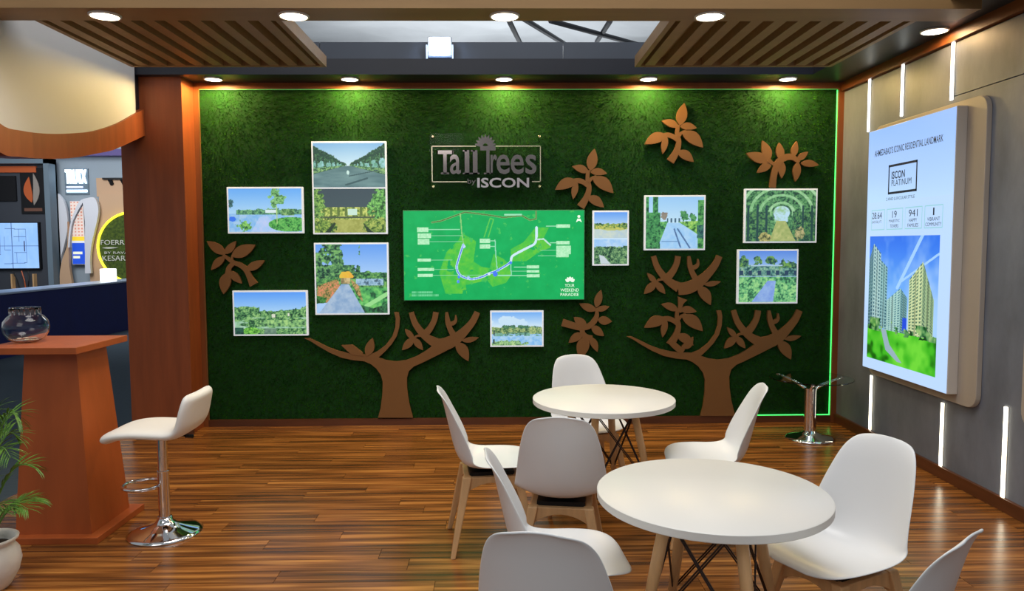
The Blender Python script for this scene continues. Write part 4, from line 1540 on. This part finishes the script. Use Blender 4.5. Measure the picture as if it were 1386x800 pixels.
make_table(0.728, 2.503, math.radians(16), 'white round table nearer to the poster wall, ringed by chairs')
make_table(0.574, 4.079, math.radians(68), 'white round table farther back, close to the left tree and green map')

# bar stool
t = thing('bar_stool', (-1.85, 4.03, 0), math.pi, 'white leatherette bar stool with low back and chrome base beside the podium', 'bar stool')
o = mk('base', lathe([(0.193, 0.0), (0.194, 0.008), (0.17, 0.018), (0.11, 0.034), (0.06, 0.055), (0.042, 0.075), (0.036, 0.095), (0.0, 0.095)], 48), 'chrome', t, smooth=True)
mk('column', lathe([(0.030, 0.085), (0.030, 0.34), (0.0315, 0.345), (0.0315, 0.35), (0.026, 0.352), (0.026, 0.55), (0.0, 0.55)], 24), 'chrome', t)
auto_smooth(t.children[-1])
ring = []
for k in range(25):
    a = math.radians(-150 + 300 * k / 24)
    ring.append((0.115 + 0.10 * math.cos(a), 0.10 * math.sin(a), 0.27))
ring = [(0.025, -0.02, 0.27)] + ring + [(0.025, 0.02, 0.27)]
mk('footrest', tube(ring, 0.0095, 10), 'chrome', t, smooth=True)
mk('lever', merge(tube([(0.0, 0.0, 0.535), (-0.06, -0.06, 0.53), (-0.10, -0.10, 0.515)], 0.005, 8), tube([(-0.09, -0.09, 0.518), (-0.12, -0.12, 0.508)], 0.011, 8)), 'black_metal', t)
mk('mount_plate', box(-0.10, 0.10, -0.08, 0.08, 0.54, 0.556), 'black_metal', t)
# seat + back as one padded, bent slab
prof = [(0.262, 0.540, 0.13), (0.245, 0.555, 0.165), (0.185, 0.578, 0.186), (0.09, 0.588, 0.192), (-0.03, 0.584, 0.194), (-0.10, 0.582, 0.194),
        (-0.148, 0.600, 0.196), (-0.170, 0.65, 0.198), (-0.185, 0.71, 0.196), (-0.200, 0.768, 0.180), (-0.206, 0.792, 0.15)]
C = catmull(prof, 3)
nn = 11
V, F = [], []
TH = 0.06
for side_ in (0, 1):
    for i, (x, z, w) in enumerate(C):
        a, b = C[max(i - 1, 0)], C[min(i + 1, len(C) - 1)]
        tx, tz = b[0] - a[0], b[1] - a[1]
        l_ = math.hypot(tx, tz)
        nx, nz = tz / l_, -tx / l_
        s_ = i / (len(C) - 1)
        thk = TH * min(1, 0.45 + 6 * s_, 0.45 + 7 * (1 - s_))
        for k in range(nn):
            v = -1 + 2 * k / (nn - 1)
            e = thk / 2 * (1 - abs(v) ** 6 * 0.6) * (1 if side_ == 0 else -1)
            dip = 0.014 * (1 - v * v) * (1 if s_ > 0.65 else 0.3)
            V.append((x + nx * (e - dip), v * w, z + nz * (e - dip * 0.6)))
m_ = len(C) * nn
for i in range(len(C) - 1):
    for k in range(nn - 1):
        q_ = i * nn + k
        F.append((q_, q_ + 1, q_ + nn + 1, q_ + nn))
        F.append((m_ + q_, m_ + q_ + nn, m_ + q_ + nn + 1, m_ + q_ + 1))
for i in range(len(C) - 1):
    a_ = i * nn
    F.append((a_, a_ + nn, m_ + a_ + nn, m_ + a_))
    b_ = i * nn + nn - 1
    F.append((b_, m_ + b_, m_ + b_ + nn, b_ + nn))
for k in range(nn - 1):
    F.append((k, m_ + k, m_ + k + 1, k + 1))
    b_ = (len(C) - 1) * nn + k
    F.append((b_, b_ + 1, m_ + b_ + 1, m_ + b_))
mk('seat', (V, F), 'leatherette', t, smooth=True, sub=1)

# podium
t = thing('podium', (-2.39, 4.14, 0), 0, 'orange brown tapered podium desk carrying the glass bowl', 'podium')
mk('base_plate', box(-0.25, 0.25, -0.262, 0.262, 0, 0.035), 'podium_lam', t, bevel=0.002)
mk('column', frustum((-0.215, 0.19, -0.205, 0.205, 0.035), (-0.155, 0.12, -0.15, 0.15, 1.02)), 'podium_lam', t)
mk('desk_top', box(-0.30, 0.20, -0.29, 0.24, 1.02, 1.055), 'podium_lam', t, bevel=0.002)

# glass bowl
jb = at_z(37, 459, 1.055)
t = thing('glass_bowl', (-2.60, 4.10, 1.0555), 0, 'round clear glass bowl with a ribbed neck on the podium', 'bowl')
outer = [(0.0, 0.0), (0.055, 0.0), (0.088, 0.018), (0.108, 0.05), (0.114, 0.082), (0.107, 0.115), (0.088, 0.140), (0.074, 0.150), (0.072, 0.185), (0.074, 0.19)]
inner = [(0.070, 0.19), (0.068, 0.15), (0.085, 0.137), (0.103, 0.113), (0.110, 0.082), (0.104, 0.052), (0.085, 0.022), (0.052, 0.005), (0.0, 0.005)]
mk('bowl_glass', lathe(outer + inner, 40, caps=False), 'jar_glass', t, smooth=True)
neck = []
for k in range(18):
    a = 2 * math.pi * k / 18
    neck.append(tube([(0.0735 * math.cos(a), 0.0735 * math.sin(a), 0.153), (0.0735 * math.cos(a), 0.0735 * math.sin(a), 0.186)], 0.004, 6))
mk('neck_ribs', merge(*neck), 'jar_glass', t, smooth=True)
rb = random.Random(3)
for k in range(9):
    a, r_ = rb.uniform(0, 6.28), rb.uniform(0.0, 0.05)
    sl = thing('paper_slip', (-2.60 + r_ * math.cos(a), 4.10 + r_ * math.sin(a), 1.0555 + 0.0065 + k * 0.0018), rb.uniform(0, 3),
               'small folded cream paper slip lying in the glass bowl', 'paper slip', 'paper slips in the glass bowl')
    mk('fold', box(-0.018, 0.018, -0.009, 0.009, 0, 0.0014), 'paper_slip', sl, rot=(0, 0, 0))

# glass side table
t = thing('side_table', (2.50, 5.88, 0), 0, 'small round glass side table on a chrome pedestal in the corner', 'side table')
mk('base', lathe([(0.19, 0.0), (0.192, 0.01), (0.17, 0.022), (0.09, 0.040), (0.05, 0.06), (0.045, 0.085), (0.0, 0.085)], 48), 'chrome', t, smooth=True)
mk('column', lathe([(0.048, 0.07), (0.048, 0.40), (0.052, 0.402), (0.052, 0.415), (0.0, 0.415)], 28), 'chrome', t)
auto_smooth(t.children[-1])
for k in range(3):
    a = math.radians(10 + 120 * k)
    d = Vector((math.cos(a), math.sin(a), 0))
    mk('arm', tube([Vector((0, 0, 0.40)) + d * 0.03, Vector((0, 0, 0.435)) + d * 0.10, Vector((0, 0, 0.475)) + d * 0.24, Vector((0, 0, 0.482)) + d * 0.29],
                   [0.013, 0.012, 0.010, 0.010], 10), 'chrome', t, smooth=True)
    mk('pad', ([(v[0] + d.x * 0.285, v[1] + d.y * 0.285, v[2]) for v in lathe([(0.018, 0.478), (0.018, 0.4925), (0.0, 0.4925)], 14)[0]],
               lathe([(0.018, 0.478), (0.018, 0.4925), (0.0, 0.4925)], 14)[1]), 'chrome', t)
mk('glass_top', lathe([(0, 0.492), (0.318, 0.492), (0.322, 0.496), (0.318, 0.500), (0, 0.500)], 64), 'glass', t)

# potted palm
ppx, ppy = -2.37, 3.38
t = thing('potted_palm', (ppx, ppy, 0), 0, 'green palm in a round white pot in front of the podium', 'plant')
pprof = [(0.0, 0.0), (0.085, 0.0), (0.10, 0.02), (0.132, 0.08), (0.146, 0.14), (0.138, 0.19), (0.118, 0.222), (0.112, 0.232), (0.135, 0.25), (0.138, 0.262),
         (0.130, 0.266), (0.118, 0.255), (0.105, 0.235), (0.105, 0.215), (0.0, 0.215)]
pprof = [(a_ * 0.92, b_ * 0.9) for a_, b_ in pprof]
mk('pot', lathe(pprof, 40, caps=False), 'pot_white', t, smooth=True)
mk('soil', lathe([(0.100, 0.196), (0.07, 0.204), (0.0, 0.208)], 24), 'soil', t, smooth=True)
LV = [(0, 0, 0), (0.35, 0.035, 0.03), (0.35, -0.035, 0.03), (0.7, 0.026, 0.0), (0.7, -0.026, 0.0), (1.0, 0, -0.10), (0.35, 0, 0.015), (0.7, 0, -0.012)]
LF = [(0, 6, 1), (0, 2, 6), (1, 6, 7, 3), (6, 2, 4, 7), (3, 7, 5), (7, 4, 5)]
lme = bpy.data.meshes.new('leaflet')
lme.from_pydata(LV, [], LF)
lme.polygons.foreach_set('use_smooth', [True] * len(lme.polygons))
lme.materials.append(MATS['leaf_green'])
rp = random.Random(21)
fronds = [(5, 0.86, 0.26), (-25, 0.72, 0.36), (-60, 0.62, 0.30), (25, 0.60, 0.33), (60, 0.74, 0.24), (100, 0.80, 0.28), (150, 0.76, 0.30), (200, 0.70, 0.34),
          (250, 0.72, 0.30), (300, 0.78, 0.28), (-10, 0.44, 0.34), (-80, 0.80, 0.12), (80, 0.86, 0.10), (-40, 0.46, 0.33), (40, 0.42, 0.32)]
for az, hh_, rr in fronds:
    a = math.radians(az + rp.uniform(-6, 6))
    d = Vector((math.cos(a), math.sin(a), 0))
    rr *= 0.55
    base_ = Vector((0, 0, 0.195)) + d * rp.uniform(0.01, 0.04)
    top_ = hh_
    pts = [base_, base_ + d * rr * 0.12 + Vector((0, 0, (top_ - 0.22) * 0.5)), base_ + d * rr * 0.45 + Vector((0, 0, (top_ - 0.22) * 0.88)),
           base_ + d * rr * 0.8 + Vector((0, 0, (top_ - 0.22) * 0.98)), base_ + d * rr * 1.1 + Vector((0, 0, (top_ - 0.22) * 0.90))]
    cpts = [Vector(c) for c in catmull([tuple(p_) for p_ in pts], 6)]
    n_ = len(cpts)
    fr = mk('frond', tube(cpts, [0.0055 * (1 - 0.75 * i / n_) for i in range(n_)], 6), 'stem_green', t, smooth=True)
    for i in range(7, n_ - 1):
        s_ = (i - 7) / (n_ - 8)
        ll = 0.15 * (0.55 + 0.9 * s_ * (1 - s_) * 2.0) * (1.0 - 0.35 * s_)
        tg = (cpts[min(i + 1, n_ - 1)] - cpts[i - 1]).normalized()
        sd = tg.cross(Vector((0, 0, 1))).normalized()
        for sg in (-1, 1):
            dr = (tg * (0.75 + 0.3 * s_) + sd * sg * 0.8 + Vector((0, 0, rp.uniform(-0.28, 0.08)))).normalized()
            up_ = (Vector((0, 0, 1)) - dr * dr.z).normalized()
            yv = up_.cross(dr)
            lf = bpy.data.objects.new('leaflet', lme)
            R_ = Matrix((dr, yv, up_)).transposed().to_4x4()
            lf.matrix_local = Matrix.Translation(cpts[i]) @ R_ @ Matrix.Diagonal((ll, ll * 1.1, ll, 1))
            finish(lf, fr)
            lf.matrix_parent_inverse = Matrix.Identity(4)

# ================================================================== NEIGHBOUR STALLS ACROSS THE AISLE
YB = 17.0


def B(px, py, Y=YB):
    w = at_y(px, py, Y)
    return w


def panel(name, x0, y0, x1, y1, Y, th_, mat, label=None, cat=None, parent=None, rootz=None, kind=None, bevel=0):
    a, b = B(x0, y0, Y), B(x1, y1, Y)
    cxp, zb = (a.x + b.x) / 2, b.z
    o = mk(name, box(-(b.x - a.x) / 2, (b.x - a.x) / 2, 0, th_, 0, a.z - b.z), mat, parent, loc=(cxp, Y, zb), bevel=bevel)
    if label:
        tag(o, label, cat, kind=kind)
    elif kind:
        o['kind'] = kind
    return o


wf = mk('wall_far', box(-15.0, -6.3, YB + 0.5, YB + 0.6, FLOORZ, 5.0), 'hall_grey')
wf['kind'] = 'structure'
hd = mk('wall_far_header', box(-10.4, -6.3, YB + 0.2, YB + 0.5, B(160, 209).z, B(160, 200).z), 'purple_band')
hd['kind'] = 'structure'

# navy counter along the aisle
cy0, cy1, cxx, cz = 9.2, 16.2, -7.42, 0.885
t = thing('counter', (cxx - 0.25, (cy0 + cy1) / 2, FLOORZ), 0, 'long navy cloth-fronted counter with a pale top across the aisle', 'counter')
hl = (cy1 - cy0) / 2
mk('body', box(-0.24, 0.24, -hl, hl, 0, cz - FLOORZ - 0.03), 'navy_cloth', t)
mk('counter_top', box(-0.30, 0.26, -hl - 0.02, hl + 0.02, cz - FLOORZ - 0.03, cz - FLOORZ), 'counter_top', t, bevel=0.004)
cp = at_z(126, 378, cz)
cpY = (cp.y if cp.y < 16 else 15.8)
cX = -7.62
cY = 14.6
pc = at_y(126, 370, cY)
o = mk('light_cube', box(-0.11, 0.11, -0.11, 0.11, 0, 0.25), 'cube_lit', None, loc=(cX, cY, cz), bevel=0.012)
tag(o, 'small glowing white cube lamp on the navy counter', 'lamp')

# dark display bay with television
a, b = B(-30, 214), B(73, 384)
bw_, bh_ = b.x - a.x, a.z - b.z
t = thing('display_bay', ((a.x + b.x) / 2, YB, FLOORZ), 0, 'dark grey display bay with a blue grey frame across the aisle', 'display bay')
zt_ = a.z - FLOORZ
mk('back_panel', box(-bw_ / 2, bw_ / 2, 0.25, 0.3, 0, zt_), 'bay_dark', t)
mk('post', box(bw_ / 2 - 0.12, bw_ / 2, 0, 0.3, 0, zt_), 'bay_frame', t)
mk('post', box(-bw_ / 2, -bw_ / 2 + 0.12, 0, 0.3, 0, zt_), 'bay_frame', t)
mk('lintel', box(-bw_ / 2, bw_ / 2, 0, 0.3, zt_ - 0.12, zt_), 'bay_frame', t)
mk('orange_strip', box(-bw_ / 2 + 0.12, -bw_ / 2 + 1.15, 0.2, 0.26, zt_ - 0.3, zt_ - 0.16), 'orange_leaf', t)


def pic_plan(p):
    p.c[:] = (150, 196, 252)
    p.put(np.ones_like(p.u) * 0.6, (140, 186, 250), (170, 208, 255), p.nz(3) * 2 - 0.5)
    for q_ in ([(0.0, 0.51), (1, 0.51)], [(0.52, 0), (0.52, 1)], [(0.4, 0.12), (0.78, 0.14), (0.78, 0.88), (0.36, 0.9)], [(0.56, 0.3), (0.78, 0.3)], [(0.65, 0.14), (0.65, 0.4)],
               [(0.56, 0.65), (0.78, 0.65)], [(0.38, 0.3), (0.38, 0.6), (0.5, 0.6)], [(0.1, 0.2), (0.3, 0.2), (0.3, 0.7), (0.1, 0.7)], [(0.6, 0.65), (0.6, 0.88)]):
        p.put(p.line(q_, 0.006), (70, 96, 150))
    p.put(p.line([(0.745, 0.4), (0.745, 0.62)], 0.012), (60, 60, 90))


a, b = B(-24, 302, YB + 0.14), B(53, 363, YB + 0.14)
tw, tH = b.x - a.x, a.z - b.z
t = thing('television', ((a.x + b.x) / 2, YB + 0.25, b.z), 0, 'wide screen showing a blue floor plan inside the dark display bay', 'screen')
mk('casing', box(-tw / 2 - 0.02, tw / 2 + 0.02, -0.10, 0.0, -0.02, tH + 0.02), 'black_board', t, bevel=0.006)
p = Pic(150, 90, 70)
pic_plan(p)
print_mesh('screen', p, tw, tH, 'print_screen', t, (0, -0.102, tH / 2))

a, b = B(26, 227, YB + 0.2), B(61, 289, YB + 0.2)
t = thing('logo_board', ((a.x + b.x) / 2, YB + 0.25, b.z), 0, 'black board with an orange split-leaf emblem above the floor plan screen', 'sign')
lw_, lh_ = b.x - a.x, a.z - b.z
mk('board', box(-lw_ / 2, lw_ / 2, -0.04, 0.0, 0, lh_), 'black_board', t)
mk('emblem_leaf', prism_xz(leaf((-0.02, lh_ * 0.24), (-0.06, lh_ * 0.80), lw_ * 0.34, 0.35), -0.055, -0.04), 'orange_leaf', t)
pmat('leaf_grey', lin(150, 140, 132), 0.5)
mk('emblem_leaf', prism_xz(leaf((0.03, lh_ * 0.18), (0.04, lh_ * 0.88), lw_ * 0.26, -0.45), -0.058, -0.04), 'leaf_grey', t)
pmat('dim_text', lin(110, 74, 60), 0.6)
mk('caption', box(-lw_ * 0.38, lw_ * 0.38, -0.045, -0.04, lh_ * 0.05, lh_ * 0.12), 'dim_text', t)
panel('dark_board', -22, 238, 22, 272, YB + 0.2, 0.05, 'black_board', 'plain black board hanging beside the leaf emblem board', 'board')

# wires and crate under the screen
a = B(28, 392, YB + 0.1)
t = thing('equipment_crate', (B(36, 392, YB + 0.1).x, YB + 0.12, B(36, 392, YB).z - 0.1), 0, 'small wooden crate with hanging cables under the floor plan screen', 'crate')
mk('crate', merge(box(-0.36, 0.16, 0.0, 0.12, 0.0, 0.12), box(-0.36, -0.33, 0.0, 0.12, 0.1, 0.45), box(0.13, 0.16, 0.0, 0.12, 0.1, 0.45)), 'leg_wood', t)
for k, (x_, x2) in enumerate(((-0.3, -0.15), (-0.1, -0.02), (0.05, 0.02))):
    mk('cable', tube([(x_, -0.01, 0.52), ((x_ + x2) / 2 + 0.03, -0.03, 0.3), (x2, -0.01, 0.05)], 0.012, 6), 'black_board' if k != 1 else 'orange_leaf', t)

# lit lettering on the grey wall
a, b = B(87, 229, YB + 0.42), B(117, 262, YB + 0.42)
t = thing('lit_sign', ((a.x + b.x) / 2, YB + 0.5, b.z), 0, 'glowing bluish white lettering on the grey hall wall', 'sign')
lw_, lh_ = b.x - a.x, a.z - b.z
mk('lettering', to_front(fit_text('TRUTX', lw_, lh_ * 0.58, 0.02, 0.03), 0, -0.05, lh_ * 0.70), 'neon_blue', t)
mk('glow_bar', box(-lw_ * 0.48, lw_ * 0.5, -0.05, -0.02, lh_ * 0.06, lh_ * 0.16), 'neon_blue', t)
mk('glow_bar', box(-lw_ * 0.48, lw_ * 0.3, -0.05, -0.02, lh_ * 0.24, lh_ * 0.30), 'neon_violet', t)
mk('back_glow_panel', box(-lw_ / 2 - 0.03, lw_ / 2 + 0.03, -0.03, 0.0, -0.02, lh_ + 0.02), 'bay_frame', t)

# curved white fins, poster between them


def fin(pts, Y, th_, mat, label, name='curved_fin'):
    W_ = [B(x, y, Y) for x, y in pts]
    xs = [w.x for w in W_]
    c = (min(xs) + max(xs)) / 2
    zb = min(w.z for w in W_)
    o = mk(name, prism_xz([(w.x - c, w.z - zb) for w in W_], 0.0, th_), mat, None, loc=(c, Y, zb))
    return tag(o, label, 'display fin')


fin(catmull([(78, 262), (86, 272), (91, 292), (91, 312), (86, 335), (82, 352), (80, 385)], 4) + [(76, 386), (76, 262)], YB + 0.32, 0.08, 'fin_white',
    'pale curved fin beside the dark display bay')
fin(catmull([(91, 300), (91, 330), (84, 352), (81, 370), (81, 386)], 4) + catmull([(98, 386), (94, 362), (93, 340), (92.5, 320)], 4), YB + 0.20, 0.08, 'tan_panel',
    'brown flared foot of the pale curved fin')
fin(catmull([(92, 335), (94, 308), (101, 285), (108, 272), (118, 268), (128, 268), (133, 282), (131, 300), (124, 330), (122, 352), (123, 370)], 4) +
    [(115, 370), (115, 300), (112, 274)] + catmull([(112, 274), (104, 288), (97, 305), (94, 335)], 3), YB + 0.09, 0.08, 'fin_white',
    'white curved arch around the tower poster across the aisle')


def pic_far(p):
    p.c[:] = (232, 214, 206)
    p.put((np.sin(p.u * 24) > 0) & (np.sin(p.v * 120) > 0.2) & (p.v < 0.6), (214, 140, 120))
    p.put(p.v > 0.56, (248, 214, 60))
    p.put(p.v > 0.63, (220, 226, 240))
    p.put(p.v > 0.66, (36, 84, 214))
    p.put(p.rect(0.05, 0.8, 0.8, 0.84) | p.rect(0.05, 0.87, 0.6, 0.91), (240, 244, 220))


a, b = B(93, 272, YB + 0.3), B(115, 358, YB + 0.3)
t = thing('hall_poster', ((a.x + b.x) / 2, YB + 0.34, b.z), 0, 'upright poster with a pink tower and a blue text panel across the aisle', 'poster')
lw_, lh_ = b.x - a.x, a.z - b.z
mk('panel', box(-lw_ / 2, lw_ / 2, 0, 0.16, 0, lh_), 'fin_white', t)
p = Pic(44, 150, 80)
pic_far(p)
print_mesh('print', p, lw_ - 0.02, lh_ - 0.02, 'print_photo', t, (0, -0.003, lh_ / 2))

# tan wall with moss roundel
fin(catmull([(134, 262), (133, 285), (127, 310), (122, 335), (121, 360), (123, 388)], 4) + [(190, 388), (190, 262)], YB + 0.24, 0.1, 'tan_panel',
    'tan curved-edge wall panel behind the moss circle', 'tan_wall_panel')
o = panel('lit_niche', 130, 241, 190, 266, YB + 0.35, 0.1, 'tan_panel', 'tan niche lit by small track spotlights', 'niche')
t = thing('track_light', (B(152, 244, YB + 0.3).x, YB + 0.3, B(152, 246, YB + 0.3).z), 0, 'black track with small warm spotlights above the tan panel', 'spotlight')
mk('track', box(-0.22, 0.4, -0.02, 0.05, 0.05, 0.09), 'black_board', t)
for dx_ in (-0.06, 0.22):
    mk('spot_head', tube([(dx_, 0, 0.05), (dx_ + 0.03, 0.05, -0.06)], 0.045, 10), 'black_board', t)
    l = bpy.data.lights.new('lamp', 'SPOT')
    l.energy = 18
    l.color = (1, 0.85, 0.6)
    l.spot_size = math.radians(80)
    o = bpy.data.objects.new('lamp', l)
    o.location = (dx_ + 0.03, 0.06, -0.07)
    o.rotation_euler = (math.radians(35), 0, 0)
    finish(o, t)

cc = B(180.6, 335, YB + 0.15)
rad = B(180.6 + 47.6, 335, YB + 0.15).x - cc.x
t = thing('moss_roundel', (cc.x, YB + 0.15, cc.z - rad), 0, 'round moss sign with a yellow neon ring and white lettering', 'sign')
N_ = 64
disc = [(rad * math.cos(2 * math.pi * i / N_), rad + rad * math.sin(2 * math.pi * i / N_)) for i in range(N_)]
mk('moss_disc', prism_xz(disc, 0.0, 0.08), 'moss', t)
mk('neon_ring', tube([(rad * math.cos(2 * math.pi * i / N_), -0.01, rad + rad * math.sin(2 * math.pi * i / N_)) for i in range(N_ + 1)], 0.028, 8), 'neon_yellow', t)
pm = rad / 47.6
for body, px, py, wp, hp_ in (('FOERR', 153.5, 328, 32, 6.5), ('BY RAVA', 158, 342, 32, 3.2), ('KESAR', 154.5, 349.5, 31, 7)):
    mk('lettering', to_front(fit_text(body, wp * pm, hp_ * pm, 0.008, 0.0), (px - 180.6) * pm, -0.02, rad - (py - 335) * pm), 'sign_white', t)
mk('flourish', prism_xz(leaf((-42 * pm, rad - 0.5 * pm), (-20 * pm, rad - 0.3 * pm), 2.0 * pm), -0.02, 0.0), 'sign_white', t)
